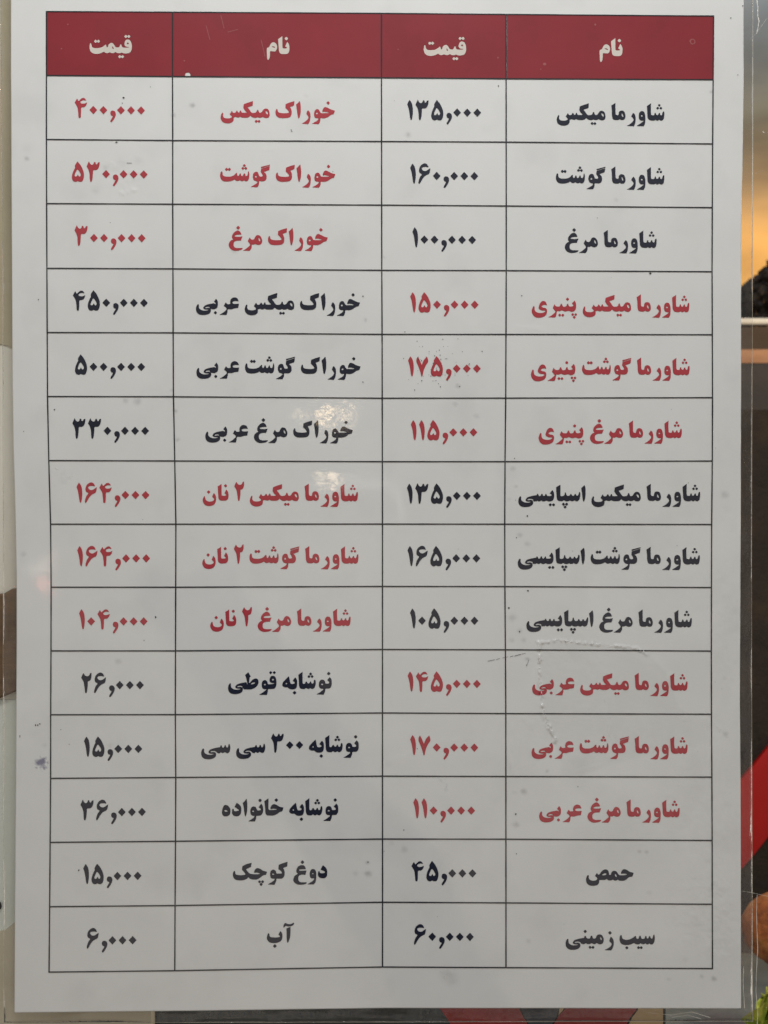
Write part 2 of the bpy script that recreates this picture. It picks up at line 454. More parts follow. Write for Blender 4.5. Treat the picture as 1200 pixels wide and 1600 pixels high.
G['mix'] = (12, 438, [
    "722,128c 715,215c 620,247c 655,290 685,335 715,350 765,346 785,330 800,295 818,292 830,328 848,347 880,338 905,303 930,275 970,267 1010,288 1030,340 1032,395 1015,430 980,446 935,440 908,424 880,436 840,441 808,430 780,441 735,441 700,427 672,405 645,430 600,441 520,439 482,425 455,438 420,435 400,428 378,432 362,440 360,480 345,515 300,542 240,550 180,537 135,502 117,450 125,395 150,348 166,368 162,410 185,445 240,456 295,450 325,430 318,410 285,378c 328,310c 345,343 370,352 395,343 415,312 430,315 445,343 463,345 480,312 497,310 508,343 530,348 585,347 603,340 570,305 541,255c 550,188c 630,157"],
    ["962,312 990,330 1000,360 990,378 970,360 957,335"], [(782, 507, 31), (835, 507, 30)])
G['gosht'] = (12, 433, [
    "880,163c 1052,118c 1047,137c 884,189c",
    "884,199c 1046,147c 1035,222c 935,258c 970,290 986,340 980,390 950,425 900,433 848,432 845,460 838,500 815,544c 683,540c 740,510 795,475 815,442 785,430 750,412 728,360 735,300 760,265 795,254 825,268 840,310 852,337 880,346 912,335 903,300 876,258c",
    "650,244 663,300 656,380 630,426 592,434 565,420 540,434 505,427 485,416 460,427 420,427 388,404 350,422 290,437 220,440 165,427 130,387 117,330 130,268 150,248 163,275 167,312 192,340 250,349 320,345 380,320 410,287 432,276 438,310 450,335 470,325 485,290 503,290 513,325 530,335 548,322 562,290 580,290 590,325 610,335 630,315 640,262"],
    ["785,328 800,340 798,360 775,362 768,345"],
    [(240, 212, 33), (290, 212, 33), (570, 140, 30), (542, 190, 30), (598, 192, 30)])
G['morgh'] = (12, 428, [
    "690,247 735,265 765,320 771,370 750,415 710,432 670,426 645,415 610,427 580,428 575,480 557,520 535,544c 410,540c 470,505 520,465 545,437 538,410 503,360c 540,290c 560,322 590,335 620,325 640,285 660,258",
    "325,164 365,190 387,240c 300,245 258,264 275,279 350,281 407,271c 375,352c 300,355 252,378 240,420 250,468 290,490 340,492 412,491c 380,525 290,544 220,532 170,492 149,435 165,380 200,345 230,332 210,300 218,245 255,195 290,172"],
    ["704,300 727,320 737,355 725,364 707,340"], [(325, 112, 38)])
G['paniri'] = (12, 405, [
    "940,203c 965,250 971,310 962,370 930,407 880,417 845,405 815,402 770,412 735,405 700,392 660,407 612,408 602,450 590,500 570,527c 438,522c 500,490 550,450 578,422 568,400 528,350c 560,276c 585,310 620,320 660,315 680,275 698,268 714,300 730,322 780,315 800,275 820,265 830,298 850,318 900,315 918,300 910,280 890,262c",
    "345,217 395,235 421,300c 375,290 335,300 315,322 345,340 395,352 419,385 416,440 390,490 330,522 250,532 190,517 148,472 129,410 145,350 165,313 183,330 186,380 210,420 270,441 340,438 385,415 378,400 320,395 275,372 260,340 278,280 305,238"],
    [], [(808, 182, 33), (660, 480, 30), (718, 482, 30), (906, 468, 29), (964, 468, 29), (935, 519, 30)])
k9 = 10.909 / 12
G['spicy'] = (10.909, 360, [
    "1230,84c 1243,130 1247,200 1243,290 1222,365 1207,365 1192,290 1186,220 1172,140c 1200,112",
    "822,78c 822,160 822,262 832,275c 870,272 890,250 897,214 912,215 922,250 942,270 975,265 990,240 1005,240 1018,262 1040,271 1055,260 1065,238 1080,240 1092,262 1112,266 1128,240 1140,208 1156,212 1157,270 1142,330 1112,361 1082,360 1060,347 1035,361 1000,360 985,350 950,363 910,360 880,346 850,361 800,357 768,335 757,280 748,123c 785,100",
    "685,167c 710,210 716,270 706,325 677,357 622,364 585,352 550,364 518,360 500,347 470,363 440,357 425,347 390,363 362,352 370,275 415,268 425,240 440,233 455,262 470,272 490,262 502,236 518,236 528,262 545,272 560,260 570,236 585,238 596,266 630,272 668,265 668,245 640,228c 665,195",
    yeh(7.5, -49.5, k9)],
    [], [(650, 421, 29), (706, 421, 29), (872, 412, 29), (926, 412, 29), (900, 460, 29)])
G['arabi'] = (12, 438, [
    "850,216 900,235 927,290c 860,286 815,300 812,325 850,339 930,334c 915,414c 850,422 790,440 725,442 718,490 700,547c 563,544c 620,515 670,475 700,442 695,415 648,377c 685,310c 710,340 745,345 770,335 767,300 780,255 810,226",
    "508,243c 536,290 541,350 529,405 495,433 440,442 405,430 382,400 380,345 440,348 490,345 495,322 466,300c",
    yeh(22, -8)],
    [], [(494, 505, 33)])
G['khorak'] = (12, 464, [
    "950,257 990,275 1050,305 1120,324c 1095,390c 1040,407 985,447 930,466 870,467 850,467 845,510 830,557 810,580c 683,572c 745,540 795,505 810,470 770,466 738,447 729,390 745,325 785,297 820,310 842,350 860,372 920,373 1000,371 1000,362 960,350 915,345 893,357c 884,330 905,280 925,261",
    "615,319c 645,350 661,400 659,470 646,535 620,580c 493,572c 545,545 600,500 625,457 613,425 586,387c 598,345",
    "462,143c 475,200 481,280 476,380 453,467 434,467 417,390 407,300 393,213c 430,183",
    "364,150c 355,233c 280,260c 305,310 311,370 300,422 265,457 200,469 100,469 50,452 17,412 9,360 20,315 38,297 49,320 56,350 85,370 160,379 235,375 258,362 240,325 193,277c 198,208c 270,178"],
    ["782,360 800,372 796,390 775,394 765,378"], [(992, 180, 35)])
G['nan'] = (12, 447, [
    "490,136c 490,220 493,345 502,358c 545,360 576,352 572,335 545,313c 580,240c 612,290 621,350 613,410 582,443 530,452 470,447 435,412 427,330 418,183c 455,163",
    "345,306c 378,350 389,410 381,470 352,522 292,550 230,552 175,527 144,477 139,430 158,380 178,368 184,400 202,445 250,468 310,466 348,440 348,415 313,380c"],
    [], [(566, 172, 33), (248, 290, 34)])
G['noshabe'] = (13.333, 503, [
    "1000,263c 1036,310 1043,380 1036,450 1002,497 950,503 915,507 905,560 875,630c 723,622c 790,585 850,540 870,510 820,502 785,472 777,410 790,350 830,318 880,325 907,365 915,395 960,400 990,387 985,360 948,327c",
    "440,148c 438,250 440,380 452,402c 485,395 505,360 525,355 542,385 560,395 580,385 595,355 612,355 625,385 645,399 665,380 677,328 700,318 712,360 706,430 686,482 650,507 617,502 600,490 570,507 535,502 515,487 480,507 430,507 390,492 367,440 361,340 350,213c 390,183",
    "290,266c 321,315 327,380 323,440 301,492 250,514 190,512 150,492 125,472 85,472 40,457 18,425 28,375 70,323 155,238c 167,290 182,365 200,399 240,402 275,385 268,360 233,342c 260,295"],
    ["842,397 866,408 860,424 832,426 822,412", "98,376 118,390 114,406 84,404c"],
    [(980, 190, 40), (606, 195, 34), (571, 250, 33), (636, 250, 33), (272, 585, 41)])
k13 = 13.333 / 12
G['ghooti'] = (13.333, 513, [
    "1015,238 1060,255 1086,310 1093,390 1086,450 1052,502 1000,514 920,517 915,560 895,637c 728,634c 800,590 860,545 885,517 840,517 800,492 787,430 795,370 825,333 870,330 907,370 917,409 960,415 1030,407 1052,392c 1000,387 960,367 948,320 963,270 985,246",
    "508,160c 562,252c 537,268 530,340 522,385 545,375 590,325 640,296 690,297 719,340 716,400 682,457 622,499 550,519 470,520 425,517 400,492 385,470 385,415 440,417 490,412 478,340 462,265 440,222c 475,190",
    yeh(240 - 248 * k13, 484 - 441 * k13 + 0, k13)],
    ["1018,300 1040,315 1036,330 1005,334 998,318", "852,402 872,415 866,432 842,434 834,420", "556,408c 590,382 640,372 650,386 620,404 575,413"],
    [(973, 172, 35), (1047, 172, 35)])
G['see'] = (12, 442, [
    "636,278 651,330 646,390 626,436 595,450 568,437 545,430 520,446 495,442 478,430 450,446 425,442 400,400 430,347 450,340 465,322 476,300 490,303 500,333 520,345 540,330 550,300 568,303 577,333 595,345 612,325 620,288",
    YEH], [], [])
G['khanevade'] = (10.909, 392, [
    "870,100c 868,200 870,285 882,299c 960,299 1010,293 1000,284 950,278 908,286c 901,265 925,220 965,200 1010,215 1060,245 1127,259c 1105,322c 1060,337 1010,372 950,394 880,394 840,387 817,350 811,260 798,148c 835,123",
    "745,188c 771,235 779,290 771,345 741,387 690,397 662,402 655,450 635,494c 518,490c 570,460 615,430 628,402 600,397 568,372 557,320 571,265 605,239 645,247 667,280 680,305 715,305 738,295 728,272 700,252c",
    "494,100c 503,160 506,250 501,330 478,404 467,402 454,330 444,250 428,176c 465,143",
    "325,173c 370,205 401,250 403,310 391,365 351,400 300,402 262,382 244,340 249,290 265,274 276,290 280,314 320,316 362,307 350,285 288,242c",
    "125,210 170,220 206,260 219,310 209,365 176,397 130,404 94,392 74,355 77,300 94,240"],
    ["605,305 622,314 618,328 596,330 589,318", "118,297 150,300 172,318 150,326 120,319"], [(1003, 132, 33), (725, 135, 33)])
G['doogh'] = (13.333, 508, [
    "495,233 545,255 574,320c 500,318 440,325 432,342 470,351 587,347c 560,437c 480,431 427,455 413,510 425,563 460,588 520,593 582,590c 586,615 540,634 460,642 380,627 323,582 310,530 333,465 375,430 405,412 378,385 373,345 393,285 440,243",
    "718,316 760,333 783,380 789,450 784,540 767,600 732,638c 598,634c 660,600 720,560 745,512 700,512 665,492 651,430 658,370 685,328",
    "925,240c 985,290 1013,350 1016,410 1006,470 966,507 900,510 850,492 823,445 828,385 850,358 860,385 872,402 930,406 970,393 955,365 878,332c 900,285"],
    ["716,400 732,410 728,424 708,426 700,412"], [(500, 172, 41)])
G['koochak'] = (13.333, 518, [
    "1257,170c 1250,266c 1165,298c 1190,350 1196,420 1181,480 1140,517 1080,520 1030,522 1022,570 985,647c 843,637c 910,600 970,560 990,522 940,517 905,492 894,420 908,360 945,333 985,337 1017,370 1027,410 1080,415 1130,412 1140,395 1115,357 1066,322c 1073,233c 1150,203",
    "645,298 700,318 740,348 830,374c 808,437c 750,447 690,492 620,530 540,532 480,517 440,484 410,517 340,542 270,547 190,537 140,502 119,440 125,380 150,347 167,370 172,410 200,430 280,441 350,435 380,420 350,372 310,327c 318,253c 400,213 510,183c 495,270c 390,316c 430,368 470,408 520,419 620,424 690,414 660,400 610,387 578,397c 557,375 578,330 608,303"],
    ["935,414c 960,412 982,426 975,436 945,438"], [(675, 580, 34), (738, 580, 34), (707, 635, 36)])
G['ab'] = (13.333, 530, [
    "720,203c 721,300 711,420 672,527 650,522 640,430 639,330 633,238c 680,218",
    "570,212 580,160 608,122 650,138 700,148 750,138 785,118 798,138 772,172 720,192 660,192 620,182 595,207",
    "510,286c 546,340 551,400 541,460 502,507 430,532 350,534 280,517 233,462 226,410 239,355 262,326 279,350 286,395 320,415 400,421 470,416 500,401 490,380 466,362c"],
    [], [(392, 598, 41)])
G['homos'] = (12, 427, [
    "855,216 900,235 945,265 1020,284c 995,354c 930,367 885,407 830,432 760,432 720,414 700,427 660,430 630,414 600,427 550,427 515,404 480,420 420,422 377,424 372,470 337,517 260,532 190,522 143,482 128,420 138,370 160,333 181,345 179,390 210,424 265,438 320,425 338,400 328,375 296,347c 330,290c 355,320 385,310 420,260 465,229 505,223 540,243 557,290 562,320 588,325 600,290 625,257 665,248 705,268 732,310 760,329 830,331 895,318 870,305 820,300 788,307c 783,275 815,228"],
    ["670,305 690,320 705,350 690,362 670,340", "422,330c 460,302 495,295 509,306 500,325 450,335"], [])
G['seeb'] = (13.333, 545, [
    "962,340 976,390 973,460 951,522 915,547 880,542 862,527 835,547 800,542 780,527 745,544 700,537 680,527 640,547 580,542 540,522 480,547 400,562 320,557 263,522 240,450 246,390 268,353 286,370 291,410 320,440 380,456 450,445 520,410 560,378 582,374 587,410 605,430 635,425 655,373 678,368 692,410 705,430 745,432 768,415 778,375 798,373 808,410 825,425 843,415 858,378 880,376 892,413 910,427 930,410 944,358"],
    [], [(392, 620, 36), (635, 615, 34), (693, 615, 34)])
G['zamini'] = (12, 489, [
    "1015,348c 1050,385 1069,440 1066,510 1046,570 1020,607c 896,602c 950,575 1005,535 1030,492 1018,465 983,432c 1000,385",
    "800,310 845,323 876,375 879,430 861,476 820,494 775,487 750,472 715,492 680,487 660,477 640,480 610,492 570,490 545,477 510,492 470,489 445,470 440,420 460,389 505,380 520,345 540,340 556,373 580,388 620,385 635,345 650,333 666,343 678,380 700,390 733,375 745,343 770,316",
    yeh(52, 42)],
    ["815,360 835,375 845,405 835,418 818,395"], [(998, 278, 36), (532, 255, 34), (624, 553, 31), (679, 553, 31)])
G['naam'] = (13.333, 517, [
    "548,148c 548,250 550,385 560,404c 610,407 640,398 635,382 605,362c 650,266c 686,330 693,400 686,470 652,514 590,522 520,517 484,477 474,400 460,213c 510,178",
    "360,278 410,298 440,360 432,420 402,464 350,467 297,467 292,540 282,610 255,648 237,620 231,540 227,420 240,393 275,380 293,340 320,298"],
    ["328,362c 370,364 402,386 385,393 345,379"], [(630, 200, 40)])
G['gheymat'] = (13.333, 502, [
    "990,218 1035,233 1066,290 1076,360 1069,430 1037,487 980,507 910,507 865,492 830,504 780,502 735,482 700,502 650,500 615,487 570,504 530,497 495,477 440,502 370,520 290,514 228,477 203,420 198,370 210,305 228,300 250,370 280,395 350,401 430,391 490,360 532,328 547,350 557,380 578,380 593,330 630,297 670,293 702,320 732,370 770,386 813,375 835,328 855,323 872,370 900,386 980,388 1022,382c 1015,374 960,367 928,340 922,300 938,250 960,226"],
    ["990,280 1012,295 1008,314 982,318 972,302", "672,360 690,380 700,405 690,418 672,395"],
    [(952, 155, 36), (1013, 155, 36), (325, 258, 36), (383, 258, 36), (825, 577, 36), (882, 577, 36)])
# numerals
G['1'] = (9.23, 348, ["100,60c 132,110 146,180 146,260 133,342 118,350 107,320 97,250 84,180 66,125c 82,90"], [], [])
G['3'] = (9.23, 347, ["222,53c 240,90 265,105 285,95 298,65 315,68 324,95 340,95 352,72 377,63c 373,110 356,157 327,180 285,184 279,230 273,300 260,347 241,347 234,300 229,230 214,175 188,130c 205,90"], [], [])
G['5'] = (9.23, 348, ["483,58c 527,110 562,180 577,240 572,300 550,347 510,352 487,343 460,354 424,344 403,300 410,240 433,180 448,150 446,120"],
          ["482,176 510,205 530,245 524,272 505,275 490,245c 472,273 450,275 443,255 460,210"], [])
G['4'] = (9.23, 312, ["88,36c 110,72 130,55 160,32 195,33 222,68c 180,62 145,75 135,92 155,110 200,108 232,90c 222,130 192,162 150,170 146,230 139,312 112,312 104,240 94,170 73,130 53,98c 72,65"], [], [])
G['6'] = (9.23, 340, ["318,50 350,68 370,108c 330,101 285,105 268,125 290,154 330,159 375,130 394,117c 387,165 372,200 322,227 282,270 240,342 224,342 223,310 243,250 270,207 238,185 230,140 248,90 285,58"], [], [])
G['7'] = (9.23, 392, ["222,110c 250,160 280,232c 310,160 357,110c 372,180 337,240 307,310 289,390 275,397 261,340 233,260 203,190c 203,150"], [], [])
G['2'] = (9.23, 387, ["195,103c 215,135 245,150 275,140 290,110 310,98c 310,150 300,195 280,217 258,227 256,290 241,387 222,390 211,320 199,240 183,205 163,170c 180,130"], [], [])
G[','] = (9.23, 348, ["650,243 679,258 690,290 682,330 657,375 628,411 610,397 635,350 645,325 623,315 610,285 620,253"], [], [])
G['0'] = (9.23, 348, ["0,178c 56,238c 0,299c -56,238c"], [], [])

STEP = .55
_cache = {}
def word_mesh(name):
    """verts in sheet pixels: x from the word's left edge, y from its base line"""
    if name in _cache: return _cache[name]
    sc, base, polys, holes, dots = G[name]
    tf = lambda P: np.stack([P[:, 0] / sc, (P[:, 1] - base) / sc], 1)
    PP = [tf(smooth_poly(p)) for p in polys]; HH = [tf(smooth_poly(p)) for p in holes]
    DD = [(x / sc, (y - base) / sc, r / sc) for x, y, r in dots]
    allp = np.vstack(PP + [np.array([(x - r, y - r), (x + r, y + r)]) for x, y, r in DD])
    x0, y0 = allp.min(0) - 1.5; x1, y1 = allp.max(0) + 1.5
    X, Y = np.meshgrid(np.arange(x0, x1, STEP), np.arange(y0, y1, STEP))
    F = np.full(X.shape, -1e9)
    for P in PP:
        bx0, by0 = P.min(0) - 2; bx1, by1 = P.max(0) + 2
        m = (X > bx0) & (X < bx1) & (Y > by0) & (Y < by1)
        F[m] = np.maximum(F[m], sdf_poly(X[m], Y[m], P))
    for x, y, r in DD:
        F = np.maximum(F, np.minimum((r * 1.03 - np.abs(X - x) - np.abs(Y - y)) / 1.414, r * .86 - np.hypot(X - x, Y - y)))
    for P in HH: F = np.minimum(F, -sdf_poly(X, Y, P))
    F = np.where(np.abs(F) < 1e-6, 1e-6, F); F = np.maximum(F, -50)
    V, Q, T = field_mesh(F, x0, y0, STEP)
    left = V[:, 0].min(); V = V - np.array([left, 0])
    _cache[name] = (V, Q, T, V[:, 0].max())
    return _cache[name]

def compose(pieces):
    """pieces: (glyph, x) -> one mesh; returns V, Q, T, width"""
    VV, QQ, TT, n = [], [], [], 0
    for g, x, sc in pieces:
        V, Q, T, w = word_mesh(g)
        VV.append(V * sc + np.array([x, 0])); QQ += [tuple(i + n for i in q) for q in Q]; TT += [tuple(i + n for i in t) for t in T]; n += len(V)
    return np.vstack(VV), QQ, TT
def number_layout(s, sc=1.0):
    x = 0; out = []; prev = None
    for ch in s:
        w = word_mesh(ch)[3] * sc
        if prev is not None: x += (4.9 if ch == ',' else 2.1 if prev == ',' else 4.1) * sc
        out.append((ch, x, sc)); x += w; prev = ch
    return out, x
def phrase_layout(words):
    """right to left"""
    x = 0; out = []
    for i, w in enumerate(words):
        if w[0].isdigit():
            lay, wd = number_layout(w, .95)
            x -= wd; out += [(g, gx + x, s) for g, gx, s in lay]
        else:
            wd = word_mesh(w)[3]; x -= wd; out.append((w, x, 1.0))
        x -= 9.0
    x += 9.0
    return [(g, gx - x, s) for g, gx, s in out], -x

# ---- printed table: measured corners of the grid, rows 0..15 at five column lines
GX = [[72.5, 72.5, 72.5, 72.8, 73.2, 73.7, 74.2, 76.2, 79, 79.8, 79.6, 79.1, 79, 78.3, 77.5, 76.6],
      [269.5, 269.5, 269.8, 269.8, 270.2, 270.5, 271, 273, 274.8, 274.5, 274.2, 273.9, 274.6, 274.2, 273.5, 273],
      [596, 596, 596.2, 596.3, 596.5, 597, 597.2, 597.4, 597.6, 597.6, 597.6, 597.6, 597.6, 597.7, 597.7, 597.6],
      [790.8, 790.8, 790.9, 791, 791, 790.6, 790.2, 789.1, 788.6, 788.9, 789.7, 790.3, 790.4, 790.5, 790.6, 790.6],
      [1115, 1114.3, 1113.5, 1113, 1112.6, 1113, 1113.3, 1113, 1112, 1111.7, 1111.5, 1111.7, 1112.3, 1112.8, 1113, 1113.3]]
GY = [[18, 117.8, 217.8, 318, 419.2, 519.5, 619.5, 719.6, 819, 917.5, 1017, 1116.8, 1216.3, 1316.3, 1416.8, 1519],
      [19, 119.5, 219.5, 319, 420, 520, 619.9, 720.2, 819, 917.5, 1017, 1116.6, 1214.8, 1314.5, 1415, 1516.8],
      [20.8, 121.5, 221, 320.4, 422.3, 522.4, 622.2, 721.3, 818.8, 916.3, 1014.8, 1114, 1212.8, 1311, 1409.8, 1511],
      [22.5, 123, 222, 321.8, 422.8, 522.5, 622, 721.3, 819, 916.5, 1015.3, 1115, 1213.3, 1311.3, 1410.8, 1512],
      [25, 124.5, 224.8, 324.3, 424.5, 523, 621.3, 720.3, 819.5, 918, 1017.3, 1116, 1214.3, 1313.3, 1413, 1513.5]]
GX = np.array(GX).T; GY = np.array(GY).T           # [row, col]
def row_y(r, x): return float(np.interp(x, GX[r], GY[r]))

# ruled lines: one mesh
def ruled_lines():
    V, Q = [], []
    def strip(P, w, vertical):
        P = np.array(P, float); n = len(P); b = len(V)
        for k in range(n):
            wob = w * (1 + .06 * math.sin(k * .13) + .04 * math.sin(k * .31 + 1))
            o = (wob / 2, 0) if vertical else (0, wob / 2)
            V.append((P[k][0] - o[0], P[k][1] - o[1])); V.append((P[k][0] + o[0], P[k][1] + o[1]))
        for k in range(n - 1):
            i = b + 2 * k; Q.append((i, i + 2, i + 3, i + 1) if vertical else (i, i + 1, i + 3, i + 2))
    # horizontal strips run between the verticals so that nothing overlaps
    def curve(xs, ys, a, b, step=3.0):
        n = max(2, int(abs(b - a) / step)); t = np.linspace(a, b, n)
        return t, np.interp(t, xs, ys)
    vw = 2.0
    for c in range(5):
        t, x = curve(GY[:, c], GX[:, c], GY[0, c] - .9, GY[15, c] + .9)
        strip(np.stack([x, t], 1), vw, True)
    for r in range(16):
        for c in range(4):
            t, y = curve(GX[r], GY[r], GX[r, c] + vw / 2 + .05, GX[r, c + 1] - vw / 2 - .05)
            strip(np.stack([t, y], 1), 1.9, False)
    V = np.array(V)
    o = fast_mesh('table_lines', on_sheet(V[:, 0], V[:, 1], .00016), Q, np.zeros((0, 3), int), LINE)
    hang(o)
ruled_lines()

# heading cells: red print with small chips where the ink has gone
CHIPS = [(293.5, 118, 4.2, 0)]
def heading_cells():
    for c in range(4):
        xl, xr = GX[0, c] + .3, GX[0, c + 1] - .3
        st = 1.0
        X, Y = np.meshgrid(np.arange(xl - 2, xr + 3, st), np.arange(14, 130, st))
        top = np.interp(X, GX[0], GY[0]) + .4; bot = np.interp(X, GX[1], GY[1]) - .4
        F = np.minimum(np.minimum(X - xl, xr - X), np.minimum(Y - top, bot - Y))
        for x, y, r, inner in CHIPS:
            d = np.hypot(X - x, Y - y) - r + (vnoise(X / 2.2, Y / 2.2, 50) - .5) * 1.6
            if inner: d = np.maximum(d, inner - np.hypot(X - x + .6, Y - y - .4)) if False else np.maximum(d, -(np.hypot(X - x, Y - y) - inner))
            F = np.minimum(F, d)
        F = np.where(np.abs(F) < 1e-6, 1e-6, F)
        V, Q, T = field_mesh(F, X[0, 0], Y[0, 0], st)
        o = fast_mesh('heading_cell', on_sheet(V[:, 0], V[:, 1], .00008), Q, T, HEAD)
        hang(o)
heading_cells()
def scuffs():
    M = laminated('scuffed_print', (.38, .10, .10, 1), .1)
    def one(f, x0, y0, x1, y1):
        X, Y = np.meshgrid(np.arange(x0, x1, .6), np.arange(y0, y1, .6))
        W_ = (vnoise(X / 1.8, Y / 1.8, 52) - .5) * 1.2
        F = f(X, Y, W_); F = np.where(np.abs(F) < 1e-6, 1e-6, F)
        V, Q, T = field_mesh(F, x0, y0, .6)
        if len(V) < 3: return
        o = fast_mesh('print_scuff', on_sheet(V[:, 0], V[:, 1], .00013), Q, T, M)
        o['label'] = 'pale pink scuff in the red heading print'
        hang(o)
    for x, y, r, q in ((1082, 65, 4.4, 2.6), (930, 38.5, 1.6, 0), (851, 100, 2.4, 0), (778, 90, 1.4, 0), (96, 76, 1.3, 0), (622, 77, 1.0, 0), (288, 95, 1.2, 0), (106, 38, 1.2, 0), (845, 108, 1.1, 0)):
        def f(X, Y, W_, x=x, y=y, r=r, q=q):
            d = np.hypot(X - x, Y - y); g = r - d + W_ * min(1, r / 4)
            return np.minimum(g, d - q - .5 * (X > x)) if q else g
        one(f, x - r - 2, y - r - 2, x + r + 2.5, y + r + 2.5)
    for a, b in (((408, 62), (414, 88)), ((322, 40), (328, 62)), ((345, 24), (350, 44)), ((356, 50), (372, 46))):
        one(lambda X, Y, W_: .5 - seg_d(X, Y, a, b) + W_ * .3, min(a[0], b[0]) - 2, min(a[1], b[1]) - 2, max(a[0], b[0]) + 2.5, max(a[1], b[1]) + 2.5)
scuffs()

# lettering
def letter(name, pieces, width, x_left, x_right, base, mat, label, slope=0.0, lift=.0001):
    V, Q, T = compose(pieces)
    k = (x_right - x_left) / width
    x = V[:, 0] * k + x_left
    y = V[:, 1] + base + slope * (x - (x_left + x_right) / 2)
    o = fast_mesh(name, on_sheet(x, y, lift), Q, T, mat)
    o['label'] = label
    return hang(o)

B, R_ = INK, REDINK
RIGHT = [  # words right to left, left px, right px, ink, price, price centre px
    (['shawarma', 'mix'], 869.8, 1038, B, '135,000', 694, 'شاورما میکس'),
    (['shawarma', 'gosht'], 868.5, 1038, B, '160,000', 694, 'شاورما گوشت'),
    (['shawarma', 'morgh'], 882.5, 1026, B, '100,000', 694, 'شاورما مرغ'),
    (['shawarma', 'mix', 'paniri'], 830.8, 1077, R_, '150,000', 694.3, 'شاورما میکس پنیری'),
    (['shawarma', 'gosht', 'paniri'], 829.5, 1077.5, R_, '175,000', 694.3, 'شاورما گوشت پنیری'),
    (['shawarma', 'morgh', 'paniri'], 841.5, 1065.3, R_, '115,000', 693.8, 'شاورما مرغ پنیری'),
    (['shawarma', 'mix', 'spicy'], 809.8, 1094, B, '135,000', 693.5, 'شاورما میکس اسپایسی'),
    (['shawarma', 'gosht', 'spicy'], 809, 1093.5, B, '165,000', 693.5, 'شاورما گوشت اسپایسی'),
    (['shawarma', 'morgh', 'spicy'], 822.5, 1081, B, '105,000', 694, 'شاورما مرغ اسپایسی'),
    (['shawarma', 'mix', 'arabi'], 831.5, 1074.3, R_, '145,000', 694, 'شاورما میکس عربی'),
    (['shawarma', 'gosht', 'arabi'], 830.5, 1074.3, R_, '170,000', 694, 'شاورما گوشت عربی'),
    (['shawarma', 'morgh', 'arabi'], 842.5, 1062, R_, '110,000', 694, 'شاورما مرغ عربی'),
    (['homos'], 915.7, 990, B, '45,000', 693.5, 'حمص'),
    (['seeb', 'zamini'], 883.8, 1023.2, B, '60,000', 693.5, 'سیب زمینی')]
LEFT = [
    (['khorak', 'mix'], 344.7, 523.2, R_, '400,000', 171.5, 'خوراک میکس'),
    (['khorak', 'gosht'], 343.8, 523.8, R_, '530,000', 171.3, 'خوراک گوشت'),
    (['khorak', 'morgh'], 357.3, 512, R_, '300,000', 171.8, 'خوراک مرغ'),
    (['khorak', 'mix', 'arabi'], 306.2, 562.3, B, '450,000', 172.3, 'خوراک میکس عربی'),
    (['khorak', 'gosht', 'arabi'], 306.8, 563.3, B, '500,000', 171.8, 'خوراک گوشت عربی'),
    (['khorak', 'morgh', 'arabi'], 320.8, 551.3, B, '330,000', 172.8, 'خوراک مرغ عربی'),
    (['shawarma', 'mix', '2', 'nan'], 316.7, 559.2, R_, '164,000', 176.5, 'شاورما میکس ۲ نان'),
    (['shawarma', 'gosht', '2', 'nan'], 316, 560, R_, '164,000', 177.5, 'شاورما گوشت ۲ نان'),
    (['shawarma', 'morgh', '2', 'nan'], 328.5, 547.8, R_, '104,000', 177, 'شاورما مرغ ۲ نان'),
    (['noshabe', 'ghooti'], 356.3, 518.3, B, '26,000', 175.7, 'نوشابه قوطی'),
    (['noshabe', '300', 'see', 'see'], 314.3, 560.5, B, '15,000', 176.7, 'نوشابه ۳۰۰ سی سی'),
    (['noshabe', 'khanevade'], 346.8, 528.5, B, '36,000', 176.7, 'نوشابه خانواده'),
    (['doogh', 'koochak'], 363.8, 511.3, B, '15,000', 175.5, 'دوغ کوچک'),
    (['ab'], 417, 459.6, B, '6,000', 174.3, 'آب')]
FA = str.maketrans('0123456789', '۰۱۲۳۴۵۶۷۸۹')
OFF_R = np.interp(np.arange(1, 15), [1, 7, 11, 12, 13, 14], [63.6, 62, 61.2, 62, 63.2, 63.2])
OFF_L = np.interp(np.arange(1, 15), [1, 7, 10, 13, 14], [63.4, 61.4, 60.5, 60, 60.6])
for rows, off, pc in ((RIGHT, OFF_R, 694), (LEFT, OFF_L, 172)):
    for i, (words, xl, xr, ink, price, cx, txt) in enumerate(rows):
        r = i + 1
        xm = (xl + xr) / 2
        sl = (row_y(r, xr) - row_y(r, xl)) / (xr - xl)
        lay, w = phrase_layout(words)
        c = 'black' if ink is INK else 'red'
        letter('dish_name', lay, w, xl, xr, row_y(r, xm) + off[i], ink, '%s printed dish name reading %s' % (c, txt), sl)
        lay, w = number_layout(price)
        sl = (row_y(r, cx + 50) - row_y(r, cx - 50)) / 100
        letter('price', lay, w, cx - w / 2, cx + w / 2, row_y(r, cx) + 65.3, ink, '%s printed price reading %s' % (c, price.translate(FA)), sl)
for g, xl, xr, base, txt in (('naam', 936.8, 972.6, 87.2, 'نام'), ('naam', 416.8, 452.2, 84, 'نام'),
                             ('gheymat', 662, 728.3, 86, 'قیمت'), ('gheymat', 139.8, 206, 82.9, 'قیمت')):
    lay, w = phrase_layout([g])
    letter('column_heading', lay, w, xl, xr, base, WHITEINK, 'pale heading lettering reading %s' % txt, .004, .00014)

